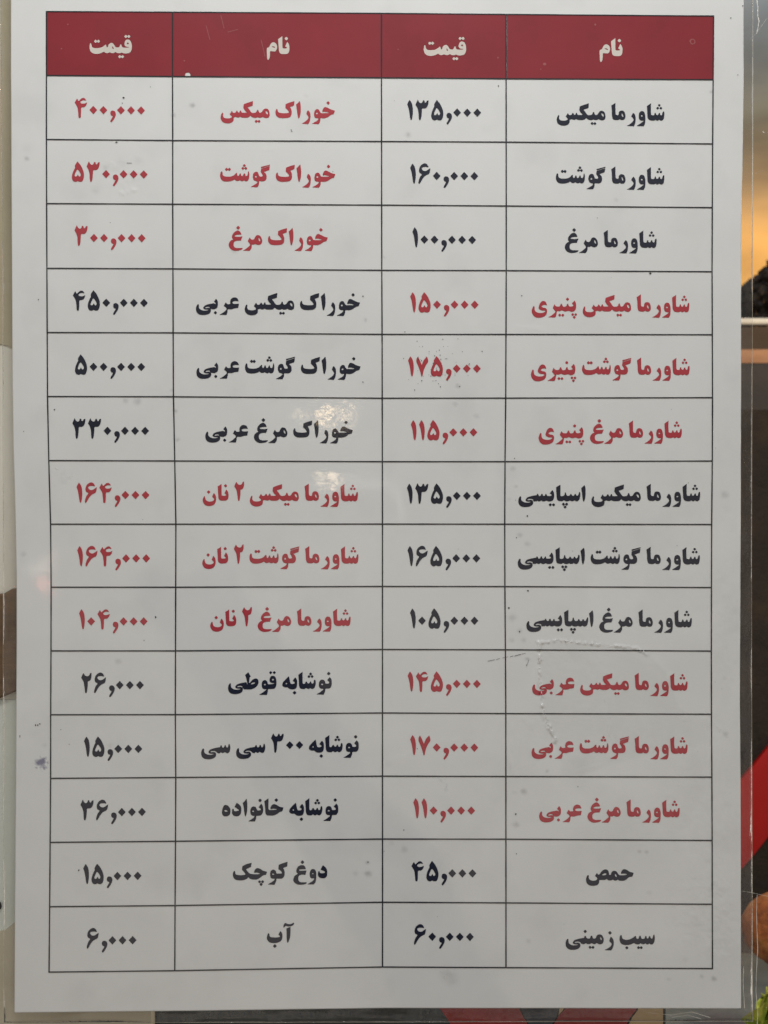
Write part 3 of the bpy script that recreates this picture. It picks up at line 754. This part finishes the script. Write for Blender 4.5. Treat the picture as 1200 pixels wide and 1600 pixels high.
# specks of dirt stuck on the film
def specks():
    P = [(193, 152.5, 1.8), (191, 161, 1), (182, 222, 1.6), (59, 1133, 1.5), (55.5, 1133, 1.6), (62, 1131, 1.3), (31, 1150, 1.2), (31, 1152, .8), (95, 1140, .9),
         (108, 1163, .8), (123, 1360, 1.6), (243, 964, 1.8), (60, 468, 1.2), (37, 674, 1.1), (85, 640, 1.3), (1016, 427, 1.9), (815, 462, 1.2), (825, 923, 1.7),
         (795, 950, 1.8), (812, 987, 1.5), (806, 1272, 1.7), (807, 1334, .9), (631, 1297, 1.1), (903, 1229, 1), (804, 716, 1), (567, 463, 1.4), (567, 597, 1),
         (1160.5, 9, 1.2), (1142, 28, 1.2), (675, 118, .9), (779, 134, 1.2), (1153, 117, 1), (575, 1347, 1.2), (455, 203, 1), (456, 205, 1), (520, 268, .8),
         (884, 1003, .8), (652, 1170, .9), (807, 840, 1), (824, 806, 1.6), (600, 1330, .7), (823, 1039, .9)]
    for k in range(70):
        x, y = random.gauss(682, 26), random.gauss(574, 22)
        P.append((x, y, random.uniform(.45, 1.1)))
    for k in range(24):
        P.append((random.uniform(30, 1150), random.uniform(130, 1570), random.uniform(.35, .75)))
    V, T = [], []
    for x, y, r in P:
        r *= .78
        n = 9; b = len(V); V.append((x, y))
        el = random.uniform(.7, 1.3); ph = random.random() * 6
        for k in range(n):
            a = 2 * math.pi * k / n; rr = r * random.uniform(.7, 1.25)
            V.append((x + rr * math.cos(a + ph) * el, y + rr * math.sin(a + ph) / el))
        for k in range(n): T.append((b, b + 1 + (k + 1) % n, b + 1 + k))
    for xa, ya, xb, yb, w in ((762, 1033, 773, 1031, .5), (775, 1030.5, 781, 1029, .4), (785, 1028, 794, 1026.3, .35), (797, 1026, 802, 1025, .5), (804, 1025, 814, 1022.5, .6),
                              (815, 1022, 821, 1020.8, .4), (822.5, 1041, 826.5, 1031, .8), (198, 254.5, 206, 255, .5), (224, 1000, 226, 1001, .4)):
        b = len(V); V += [(xa, ya - w * .3), (xb, yb - w), (xb, yb + w * .3), (xa, ya + w)]; T += [(b, b + 2, b + 1), (b, b + 3, b + 2)]
    V = np.array(V)
    m = simple('dirt', (.02, .018, .016, 1), (.06, .055, .05, 1), 400, .7)
    o = fast_mesh('dirt_specks', on_sheet(V[:, 0], V[:, 1], .0002), np.zeros((0, 4), int), T, m)
    o['kind'] = 'stuff'; o['label'] = 'tiny dark specks of dirt stuck to the film'
    hang(o)
specks()

# clear laminate margin round the paper
def film_margin():
    def ring(f, n=60):
        pts = []
        for t in np.linspace(0, 1, n, endpoint=False): y = -45 + (f['b'] + 45) * t; pts.append((f['l'](y), y))
        for t in np.linspace(0, 1, n, endpoint=False): x = f['l'](f['b']) + (f['r'](f['b']) - f['l'](f['b'])) * t; pts.append((x, f['by'](x)))
        for t in np.linspace(0, 1, n, endpoint=False): y = f['b'] + (-45 - f['b']) * t; pts.append((f['r'](y), y))
        for t in np.linspace(0, 1, n, endpoint=False): x = f['r'](-45) + (f['l'](-45) - f['r'](-45)) * t; pts.append((x, -45 + f['t']))
        return np.array(pts)
    inner = ring(dict(b=1579, t=18, l=lambda y: np.interp(y, ys_l, xs_l) - .4, r=lambda y: np.interp(y, ys_r, xs_r) + .4, by=lambda x: np.interp(x, xs_b, ys_b) + .4))
    outer = ring(dict(b=1596, t=0, l=lambda y: 4.2 + 1.2 * np.sin(y / 330) + (y - 800) * .004, r=lambda y: 1175.2 + 1.0 * np.sin(y / 260 + 1), by=lambda x: 1596.5 - (x - 600) * .0022))
    n = len(inner); rings = [inner]
    for a in (.33, .66, .93): rings.append(inner * (1 - a) + outer * a)
    rings.append(outer)
    V = []
    for k, rg in enumerate(rings):
        h = relief(rg[:, 0], rg[:, 1]) + (vnoise(rg[:, 0] / 30, rg[:, 1] / 30, 60 + k) - .5) * .0005 - (.0002 if k == 4 else 0)
        kk = S * (D - h) / D
        V.append(np.stack([(rg[:, 0] - CX) * kk, -h, (CY - rg[:, 1]) * kk], 1))
    Q = []
    for k in range(4):
        for i in range(n):
            j = (i + 1) % n
            Q.append((k * n + i, k * n + j, (k + 1) * n + j, (k + 1) * n + i))
    o = fast_mesh('laminate_margin', np.vstack(V), Q, np.zeros((0, 3), int), FILM)
    hang(o)
    # cut edge of the film, a fine bright welt
    E = Mat('film_edge'); E.b.inputs['Base Color'].default_value = (.72, .66, .52, 1); E.b.inputs['Roughness'].default_value = .15
    E.b.inputs['Coat Weight'].default_value = 1; E.b.inputs['Alpha'].default_value = .3
    rg = outer; ctr = V[-1]
    VV, QQ = [], []
    m = 6
    for i in range(n):
        r = .00006 + .00004 * float(vnoise(np.array([i * .37]), np.array([3.1]), 70)[0])
        nx = (outer[i] - inner[i]); nx = nx / (np.linalg.norm(nx) + 1e-9)
        for k in range(m):
            a = 2 * math.pi * k / m
            VV.append((ctr[i][0] + nx[0] * r * math.cos(a), ctr[i][1] + r * math.sin(a) - .0002, ctr[i][2] - nx[1] * r * math.cos(a)))
    for i in range(n):
        j = (i + 1) % n
        for k in range(m): QQ.append((i * m + k, j * m + k, j * m + (k + 1) % m, i * m + (k + 1) % m))
    o = fast_mesh('film_edge', VV, QQ, np.zeros((0, 3), int), E.m)
    hang(o)
film_margin()

def film_creases():
    W = Mat('glint_scuff_white'); W.b.inputs['Base Color'].default_value = (.92, .91, .88, 1); W.b.inputs['Roughness'].default_value = .18  # white ticks painted in for glints along the puckers, plus pale scuffs
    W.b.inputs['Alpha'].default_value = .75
    rr = random.Random(21)
    V, F = [], []
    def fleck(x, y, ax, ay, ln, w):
        # a short raised white tick, shaped and coloured to read as a glint
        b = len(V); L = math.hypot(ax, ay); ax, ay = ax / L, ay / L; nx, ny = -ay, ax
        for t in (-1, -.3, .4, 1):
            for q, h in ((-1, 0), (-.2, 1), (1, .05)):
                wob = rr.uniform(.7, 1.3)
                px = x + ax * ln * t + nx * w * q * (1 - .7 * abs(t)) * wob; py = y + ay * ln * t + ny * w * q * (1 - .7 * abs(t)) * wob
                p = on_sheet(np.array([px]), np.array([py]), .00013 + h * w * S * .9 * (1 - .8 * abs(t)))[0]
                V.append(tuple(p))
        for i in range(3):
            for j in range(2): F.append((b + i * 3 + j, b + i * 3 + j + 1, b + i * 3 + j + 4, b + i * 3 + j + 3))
    for pts, n, w in (([(843, 1004), (842, 1050), (847, 1100), (852, 1124), (862, 1142), (868, 1160)], 40, .9), ([(842, 1003), (870, 1000), (905, 1003), (950, 1008), (995, 1013), (1010, 1022)], 26, .7),
                      ([(1000, 1017), (1012, 1020)], 4, 1.0), ([(1114, 1128), (1139, 1156)], 9, .5), ([(690, 1215), (698, 1236)], 4, .6), ([(690, 1517), (702, 1534)], 8, .6), ([(945, 1085), (959, 1165)], 8, .35), ([(85, 730), (125, 752)], 9, .5)):
        seg = [(math.dist(a, b), a, b) for a, b in zip(pts[:-1], pts[1:])]; tot = sum(q[0] for q in seg)
        for _ in range(n):
            d = rr.uniform(0, tot)
            for L, a, b in seg:
                if d <= L: break
                d -= L
            t = min(1, d / L)
            fleck(a[0] + (b[0] - a[0]) * t + rr.gauss(0, 1.6), a[1] + (b[1] - a[1]) * t + rr.gauss(0, 1.2), b[0] - a[0] + rr.gauss(0, 12), b[1] - a[1] + rr.gauss(0, 12), rr.uniform(.7, 3.0), w * rr.uniform(.5, 1.5))
    o = link('glint_scuff_flecks', V, F, W.m); o['kind'] = 'stuff'; o['label'] = 'tiny white flecks standing in for glints on the puckered film, and pale scuffs'; hang(o)
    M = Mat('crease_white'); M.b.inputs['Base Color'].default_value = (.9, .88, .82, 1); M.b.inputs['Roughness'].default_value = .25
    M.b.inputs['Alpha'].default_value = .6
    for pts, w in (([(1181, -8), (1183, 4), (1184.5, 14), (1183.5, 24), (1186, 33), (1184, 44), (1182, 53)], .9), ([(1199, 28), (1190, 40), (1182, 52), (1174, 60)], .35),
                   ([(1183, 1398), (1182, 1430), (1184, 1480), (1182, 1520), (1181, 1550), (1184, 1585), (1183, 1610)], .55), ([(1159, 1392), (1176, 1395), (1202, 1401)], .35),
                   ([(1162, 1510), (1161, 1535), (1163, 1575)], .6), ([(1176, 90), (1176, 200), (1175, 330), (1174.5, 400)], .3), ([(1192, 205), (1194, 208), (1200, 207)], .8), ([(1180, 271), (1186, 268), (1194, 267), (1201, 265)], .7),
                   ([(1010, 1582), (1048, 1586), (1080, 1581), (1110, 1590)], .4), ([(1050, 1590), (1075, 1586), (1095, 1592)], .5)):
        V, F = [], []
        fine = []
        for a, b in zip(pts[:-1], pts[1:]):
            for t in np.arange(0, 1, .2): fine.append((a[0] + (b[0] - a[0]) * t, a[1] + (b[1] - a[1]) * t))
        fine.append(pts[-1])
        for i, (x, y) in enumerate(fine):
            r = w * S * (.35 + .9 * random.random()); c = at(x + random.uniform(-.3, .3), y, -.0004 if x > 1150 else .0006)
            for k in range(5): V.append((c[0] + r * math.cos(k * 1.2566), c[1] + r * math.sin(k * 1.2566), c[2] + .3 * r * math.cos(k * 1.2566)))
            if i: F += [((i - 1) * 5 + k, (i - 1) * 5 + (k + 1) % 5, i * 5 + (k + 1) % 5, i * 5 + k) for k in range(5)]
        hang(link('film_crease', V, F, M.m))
film_creases()

# ------------------------------------------------------------------ wall on the left that the sheet hangs in front of
def wall():
    root = empty('cream_wall', at(100, 1700, .004), 'cream painted wall edge showing left of and below the menu sheet', 'wall')
    inv = root.location.copy()
    def fix(o): o.parent = root; o.location = -inv; return o
    up = simple('olive_cream_paint', lin(178, 166, 136), lin(200, 188, 158), 60, .5, .0004, 300, (1, 1, .12))
    mid = simple('cream_paint', lin(226, 221, 203), lin(238, 234, 220), 40, .55, .0003, 240, (1, 1, .3))
    low = simple('pale_green_paint', lin(214, 218, 206), lin(228, 230, 218), 40, .55, .0003, 240, (1, 1, .3))
    bot = simple('beige_paint', lin(186, 175, 150), lin(204, 193, 168), 50, .6, .0004, 200)
    fix(prism('upper_panel', [(-160, -120), (236, -120), (236, 540), (22, 545), (12, 540), (4, 538), (-160, 532)], .0040, .02, up))
    fix(prism('middle_panel', [(-160, 526), (236, 526), (236, 1110), (-160, 1110)], .0044, .018, mid))
    fix(prism('lower_panel', [(-160, 1098), (236, 1087), (236, 1400), (24, 1440), (10, 1452), (-160, 1500)], .0040, .02, low))
    fix(prism('skirting', [(-160, 1501), (10, 1452.6), (24, 1440.6), (236, 1400.6), (236, 1760), (-160, 1760)], .0036, .02, bot))
    sc = simple('hairline_scratch', (.02, .018, .015, 1), (.04, .035, .03, 1), 100, .8)
    fix(prism('paint_chip', [(-2, 1409), (1, 1411), (2.2, 1417), (1, 1421), (-2, 1420)], .0032, .0036, sc))
wall()
blk = simple('brown_wood', lin(92, 68, 44), lin(118, 90, 60), 70, .55, .0006, 400, (1, 1, 6))
o = prism('wooden_block', [(-150, 946), (6, 927), (18, 920), (30, 918), (60, 920), (60, 1072), (26, 1080), (-2, 1092), (-150, 1120)], .0020, .0037, blk)
bv = o.modifiers.new('bevel', 'BEVEL'); bv.width = .0006; bv.segments = 2
tag(o, 'dark brown wooden block fixed to the cream wall left of the menu', 'block')

# ------------------------------------------------------------------ printed sign showing below the menu
def sign():
    root = empty('printed_sign', at(620, 1700, .01), 'dark green printed sign with red shapes peeping out below the menu', 'sign')
    inv = root.location.copy()
    def fix(o): o.parent = root; o.location = -inv; return o
    dg = simple('dark_green_print', lin(20, 29, 28), lin(32, 42, 40), 90, .22, .0002, 500)
    rd = simple('dark_red_print', lin(132, 16, 12), lin(150, 26, 20), 90, .22, .0002, 500)
    sl = simple('slate_print', lin(48, 50, 58), lin(60, 62, 70), 90, .25, .0002, 500)
    tn = simple('tan_print', lin(176, 148, 108), lin(194, 166, 124), 120, .4, .0002, 400)
    fix(prism('board', [(238, 1581), (233, 1590), (236, 1599), (236, 1680), (1040, 1680), (1040, 1480), (246, 1480), (246, 1572)], .0100, .016, dg))
    fix(prism('red_shape', [(660, 1540), (806, 1540), (812, 1578), (818, 1590), (826, 1603), (850, 1670), (745, 1670), (704, 1600), (696, 1588), (686, 1574)], .0094, .0099, rd))
    fix(prism('slate_shape', [(808, 1540), (872, 1540), (872, 1578), (868, 1592), (858, 1606), (852, 1640), (830, 1606), (821, 1590), (815, 1578)], .0094, .0099, sl))
    fix(prism('red_shape', [(890, 1540), (1000, 1540), (994, 1578), (984, 1590), (978, 1602), (970, 1670), (857, 1670), (862, 1606), (874, 1586), (882, 1578)], .0094, .0099, rd))
    fix(prism('tan_shape', [(1003, 1540), (1036, 1540), (1036, 1670), (974, 1670), (982, 1602), (988, 1590), (997, 1578)], .0094, .0099, tn))
    fix(prism('tan_shape', [(874, 1540), (888, 1540), (880, 1578), (873, 1586), (875, 1570)], .0094, .0099, tn))
sign()

# ------------------------------------------------------------------ what shows past the right edge
def lumpy(center, rx, ry, rz, seed, amp, name, mat, parent=None, fr=3.0):
    n, m = 36, 24; V = []
    r_ = random.Random(seed); offs = r_.random() * 50
    th = np.linspace(0, math.pi, m); ph = np.linspace(0, 2 * math.pi, n, endpoint=False)
    for t in th:
        for p in ph:
            d = np.array([math.sin(t) * math.cos(p), math.sin(t) * math.sin(p), math.cos(t)])
            k = 1 + amp * (float(fbm(np.array([d[0] * fr + offs + d[1] * 1.3]), np.array([d[2] * fr + d[1] * fr + offs]), seed)[0]) - .45) * 2
            V.append((center[0] + rx * d[0] * k, center[1] + ry * d[1] * k, center[2] + rz * d[2] * k))
    F = []
    for j in range(m - 1):
        for i in range(n): F.append((j * n + i, (j + 1) * n + i, (j + 1) * n + (i + 1) % n, j * n + (i + 1) % n))
    return link(name, V, F, mat, parent)

def backdrop():
    # dark brown display panel with a red diagonal band
    Yp = .72
    root = empty('display_panel', at(1200, 1440, Yp), 'dark brown rough panel with red diagonal band right of the menu', 'panel')
    inv = root.location.copy()
    def fix(o): o.parent = root; o.location = -inv; return o
    br = Mat('brown_felt')
    f = br.noise(14, 6, .65); br.l(br.ramp(f, [(.32, lin(26, 18, 13)), (.55, lin(46, 34, 24)), (.75, lin(70, 53, 36))]), br.b.inputs['Base Color'])
    br.b.inputs['Roughness'].default_value = .8; br.bump(br.noise(90, 5, .7), .9, .004)
    fix(prism('board', [(1080, 640), (1480, 640), (1480, 1450), (1080, 1450)], Yp, Yp + .02, br.m))
    rd = simple('red_gloss', lin(160, 6, 3), lin(184, 14, 8), 12, .35, .0008, 40)
    fix(prism('red_band', [(1100, 1262), (1160, 1216), (1176, 1198), (1200, 1168), (1300, 1060), (1300, 1215), (1200, 1308), (1178, 1336), (1162, 1354), (1100, 1410)], Yp - .006, Yp - .001, rd))
    # upper brown wall, tan ledge, rail, bush: further off
    dk = simple('brown_render', lin(66, 50, 36), lin(92, 72, 52), 3, .8, .004, 20, (1, 1, 4))
    o = prism('garden_wall', [(900, 512), (1700, 508), (1700, 900), (900, 900)], 2.2, 2.5, dk)
    tag(o, 'low dark brown wall behind the white rail', 'wall')
    tan = simple('tan_plank', lin(140, 90, 50), lin(166, 112, 66), 4, .5, .002, 30, (.3, 1, 8))
    o = prism('wooden_plank', [(1000, 547), (1600, 544), (1600, 565), (1000, 568)], 1.7, 1.9, tan)
    tag(o, 'tan wooden plank running level below the white rail', 'plank')
    dkb = simple('dark_brown_board', lin(28, 21, 16), lin(46, 35, 26), 5, .7, .002, 30, (.4, 1, 5))
    o = prism('counter_back', [(1000, 569), (1600, 566), (1600, 760), (1000, 760)], 1.6, 1.68, dkb)
    tag(o, 'dark counter back between the tan plank and the brown panel', 'counter')
    wh = simple('white_paint', lin(222, 212, 192), lin(240, 230, 212), 8, .45, .001, 60)
    n = 14; V = []; F = []
    for i, X in enumerate((900, 1700)):
        c = at(X, 502.5, 2.0)
        r = 5.4 * S * (D + 2) / D
        for k in range(n): V.append((c[0], c[1] + r * math.cos(2 * math.pi * k / n), c[2] + r * math.sin(2 * math.pi * k / n)))
    for k in range(n): F.append((k, (k + 1) % n, n + (k + 1) % n, n + k))
    F += [tuple(range(n)), tuple(range(2 * n - 1, n - 1, -1))]
    o = link('white_rail', V, F, wh); tag(o, 'white round rail crossing in front of the dark bush', 'rail')
backdrop()

def bush():
    root = empty('bush', at(1260, 900, 7.0), 'dark bush silhouetted against the orange sunset sky', 'bush')
    inv = root.location.copy()
    lm = simple('dark_leaf', (.036, .025, .017, 1), (.050, .036, .024, 1), 3, .6)
    bm_ = simple('bark', (.05, .04, .03, 1), (.09, .07, .05, 1), 10, .8)
    rr = random.Random(5)
    V, F = [], []
    k = S * (D + 7) / D
    def top(px): return np.interp(px, [1080, 1120, 1162, 1172, 1185, 1202, 1240, 1300, 1400, 1500], [530, 470, 447, 440, 428, 413, 392, 372, 400, 470])
    cnt = 0
    while cnt < 8000:
        px = rr.uniform(1085, 1490); t = top(px)
        py = t + abs(rr.gauss(0, 1)) * 45 + rr.uniform(-2, 6)
        if py > 640: continue
        y = 7.0 + rr.gauss(0, .35)
        c = Vector(at(px, py, y)); s = rr.uniform(.018, .045)
        a = Vector((rr.gauss(0, 1), rr.gauss(0, 1), rr.gauss(0, 1))).normalized(); b = a.cross(Vector((rr.gauss(0, 1), rr.gauss(0, 1), rr.gauss(0, 1)))).normalized()
        i = len(V)
        V += [tuple(c - a * s), tuple(c + b * s * .5), tuple(c + a * s), tuple(c - b * s * .5)]
        F.append((i, i + 1, i + 2, i + 3)); cnt += 1
    o = link('crown', V, F, lm, root, False); o.location = -inv
    V, F = [], []
    for _ in range(9):
        base = Vector(at(1280 + rr.uniform(-30, 30), 900, 7)); px = rr.uniform(1150, 1420)
        tip = Vector(at(px, float(top(px)) + 25, 7 + rr.uniform(-.2, .2)))
        pr = []
        for j in range(5):
            t = j / 4; p = base.lerp(tip, t) + Vector((rr.gauss(0, .03), rr.gauss(0, .03), 0)); r = .05 * (1 - t) + .012
            i = len(V); V += [tuple(p + Vector((r * math.cos(q), r * math.sin(q), 0))) for q in np.arange(6) * math.pi / 3]
            if pr: F += [(pr[0] + q, pr[0] + (q + 1) % 6, i + (q + 1) % 6, i + q) for q in range(6)]
            pr = [i]
    o = link('stems', V, F, bm_, root); o.location = -inv
bush()

def food():
    Yf = .46
    # grey counter the food stands on
    zc = at(0, 1535, Yf)[2]
    k = lambda p, y: at(p, 0, y)[0]
    gm = simple('grey_steel', lin(120, 130, 128), lin(150, 158, 152), 30, .3, .0008, 90, (1, 1, 1), .2)
    zt = at(0, 1503, .68)[2]
    V = [(.05, .10, zc - .03), (.9, .10, zc - .03), (.9, .70, zt), (.05, .70, zt)]
    zt2 = -.02
    V += [(a, b, c + zt2) for a, b, c in V]
    o = link('steel_counter', V, [(0, 1, 2, 3), (7, 6, 5, 4), (0, 4, 5, 1), (1, 5, 6, 2), (2, 6, 7, 3), (3, 7, 4, 0)], gm, None, False)
    tag(o, 'grey steel counter under the bread roll at the lower right corner', 'counter')
    bm_ = Mat('crust')
    f = bm_.noise(70, 6, .65); bm_.l(bm_.ramp(f, [(.3, lin(108, 54, 22)), (.5, lin(170, 96, 44)), (.72, lin(204, 138, 76))]), bm_.b.inputs['Base Color'])
    bm_.b.inputs['Roughness'].default_value = .55; bm_.bump(bm_.noise(160, 5, .7), .9, .003)
    c = at(1222, 1450, Yf); R = 56 * S * (D + Yf) / D
    o = lumpy(c, R * 1.12, R, R * 1.0, 3, .12, 'bread_roll', bm_.m)
    tag(o, 'orange brown bread roll behind the lower right corner', 'bread')
    # frilly lettuce
    lm = Mat('lettuce_leaf')
    f = lm.noise(120, 5, .6); lm.l(lm.ramp(f, [(.3, lin(96, 120, 30)), (.5, lin(160, 176, 50)), (.72, lin(206, 210, 96))]), lm.b.inputs['Base Color'])
    lm.b.inputs['Roughness'].default_value = .45; lm.b.inputs['Subsurface Weight'].default_value = .15
    lm.b.inputs['Subsurface Radius'].default_value = (.004, .006, .001)
    rr = random.Random(9)
    root = empty('lettuce', at(1215, 1640, .30), 'frilly yellow green lettuce at the bottom right corner', 'lettuce')
    inv = root.location.copy()
    for L in range(6):
        base = Vector(at(1236 + rr.uniform(-14, 26), 1648 + rr.uniform(-12, 12), .30 + rr.uniform(-.03, .04)))
        tipx = [1180, 1190, 1200, 1212, 1230, 1250][L]; tipy = [1584, 1556, 1546, 1560, 1552, 1562][L]
        tip = Vector(at(tipx, tipy, .28 + rr.uniform(-.03, .03)))
        ax = tip - base; side = ax.cross(Vector((rr.uniform(-.4, .4), -1, rr.uniform(-.3, .3)))).normalized(); nrm = side.cross(ax).normalized()
        n, m = 22, 9; V, F = [], []
        wmax = ax.length * .30
        for i in range(n):
            t = i / (n - 1)
            w = wmax * math.sin(math.pi * min(1, t * .92 + .06)) ** .7 * (1 if t < .9 else (1 - t) / .1 * .9 + .1)
            for j in range(m):
                u = (j - (m - 1) / 2) / ((m - 1) / 2)
                fr = abs(u) ** 2 * (math.sin(i * 2.3 + L + (u > 0) * 1.2) * .30 + rr.uniform(-.12, .12))
                p = base + ax * (t + .03 * fr) + side * (w * u * (1 + .25 * math.sin(i * 2.9 + L) * (abs(u) > .9))) + nrm * (wmax * (.35 * u * u - .25 * math.sin(t * 2.6) + fr))
                V.append(tuple(p))
        for i in range(n - 1):
            for j in range(m - 1): F.append((i * m + j, i * m + j + 1, (i + 1) * m + j + 1, (i + 1) * m + j))
        o = link('leaf', V, F, lm.m, root); o.location = -inv
        sd = o.modifiers.new('thickness', 'SOLIDIFY'); sd.thickness = .0006
food()

# ------------------------------------------------------------------ lamps behind the photographer, seen only as reflections in the film
def mirror_point(px, py, k):
    """where a ray from the lens through this sheet pixel goes after the glossy film turns it back, k metres behind the sheet plane"""
    e = 9.0
    hx = float(relief(np.array([px + e]), np.array([py]))[0] - relief(np.array([px - e]), np.array([py]))[0]) / (2 * e * S)
    hz = -float(relief(np.array([px]), np.array([py + e]))[0] - relief(np.array([px]), np.array([py - e]))[0]) / (2 * e * S)
    n = Vector((-hx, -1, -hz)).normalized()
    p = Vector(at(px, py, 0)); d = (p - Vector((0, -D, 0))).normalized()
    r = d - 2 * d.dot(n) * n
    return p + r * ((-k - p.y) / r.y)
def bulb(px, py, k, r, col, power, name, label, long=0.0):
    c = tuple(mirror_point(px, py, k))
    root = empty(name, c, label, 'lamp')
    M = Mat(name + '_glow')
    M.b.inputs['Emission Color'].default_value = (*col, 1); M.b.inputs['Emission Strength'].default_value = power
    M.b.inputs['Base Color'].default_value = (.9, .85, .75, 1)
    o = lumpy((0, 0, 0), r + long, r, r, 2, 0.0, 'bulb', M.m, root)
    sm = simple('socket', (.03, .03, .03, 1), (.05, .05, .05, 1), 30, .5)
    o = lumpy((0, 0, r * 1.5), r * .5, r * .5, r * .7, 2, 0.0, 'socket', sm, root)
def band_reflector():  # unseen blue shape added only for the slanting band it reflects
    k = 1.9
    P = [(205, 905), (340, 875), (640, 1290), (850, 1640), (690, 1700), (470, 1330)]
    m = simple('band_blue', (.09, .27, .72, 1), (.12, .32, .80, 1), 6, .7)
    n = len(P); V = [tuple(mirror_point(x, y, k)) for x, y in P]; V += [(v[0], -k - .04, v[2]) for v in V]
    F = [tuple(range(n)), tuple(range(2 * n - 1, n - 1, -1))] + [(i, i + n, (i + 1) % n + n, (i + 1) % n) for i in range(n)]
    o = link('band_strip', V, F, m, None, False)
    tag(o, 'added unseen blue strip reflected as a faint slanting band in the film', 'canvas')
band_reflector()
bulb(504, 645, 1.9, .0085, (1.0, .74, .44), 18, 'hanging_bulb', 'brightest warm hanging bulb reflected above the sixth dish name')
bulb(545, 645, 1.9, .0080, (1.0, .76, .50), 12, 'hanging_bulb', 'dimmer warm hanging bulb reflected right of the brightest one')
bulb(464, 648, 1.9, .0065, (1.0, .82, .58), 7, 'hanging_bulb', 'faint warm hanging bulb reflected left of the brightest one')
bulb(500, 749, 1.9, .0055, (1.0, .82, .58), 9, 'hanging_bulb', 'left one of two small bulbs reflected above the seventh dish name')
bulb(519, 749, 1.9, .0065, (1.0, .78, .54), 12, 'hanging_bulb', 'right one of two small bulbs reflected above the seventh dish name')
bulb(64, 911, 1.9, .0045, (1.0, .27, .20), 34, 'red_lamp', 'small red lamp reflected at the left margin below the white tube')
bulb(77, 874, 1.9, .0032, (1.0, .40, .32), 14, 'red_lamp', 'tiny red lamp reflected at the left margin above the white tube')
bulb(62, 887, 1.9, .0035, (1.0, 1.0, .86), 8, 'tube_lamp', 'short white tube lamp reflected at the left margin', .019)

def phone_outline():  # added glowing line standing in for the phone's reflected outline
    pts = [(482, 758), (520, 757), (560, 757), (598, 757), (610, 759), (619, 766), (624, 778), (627, 796), (628, 815)]
    C = [mirror_point(x, y, 1.9) for x, y in pts]
    M = Mat('phone_line_glow'); M.b.inputs['Emission Color'].default_value = (1, .98, .92, 1); M.b.inputs['Emission Strength'].default_value = 1.7
    V, F = [], []
    for i, c in enumerate(C):
        for k in range(6): V.append((c.x + .004 * math.cos(k * 1.0472), c.y + .004 * math.sin(k * 1.0472), c.z + .004 * math.cos(k * 1.0472) * (1 if i < 4 else .2)))
        if i: F += [((i - 1) * 6 + k, (i - 1) * 6 + (k + 1) % 6, i * 6 + (k + 1) % 6, i * 6 + k) for k in range(6)]
    o = link('phone_glow_line', V, F, M.m); tag(o, 'added glowing line for the phone outline reflected across the seventh row of the menu', 'light strip')
phone_outline()
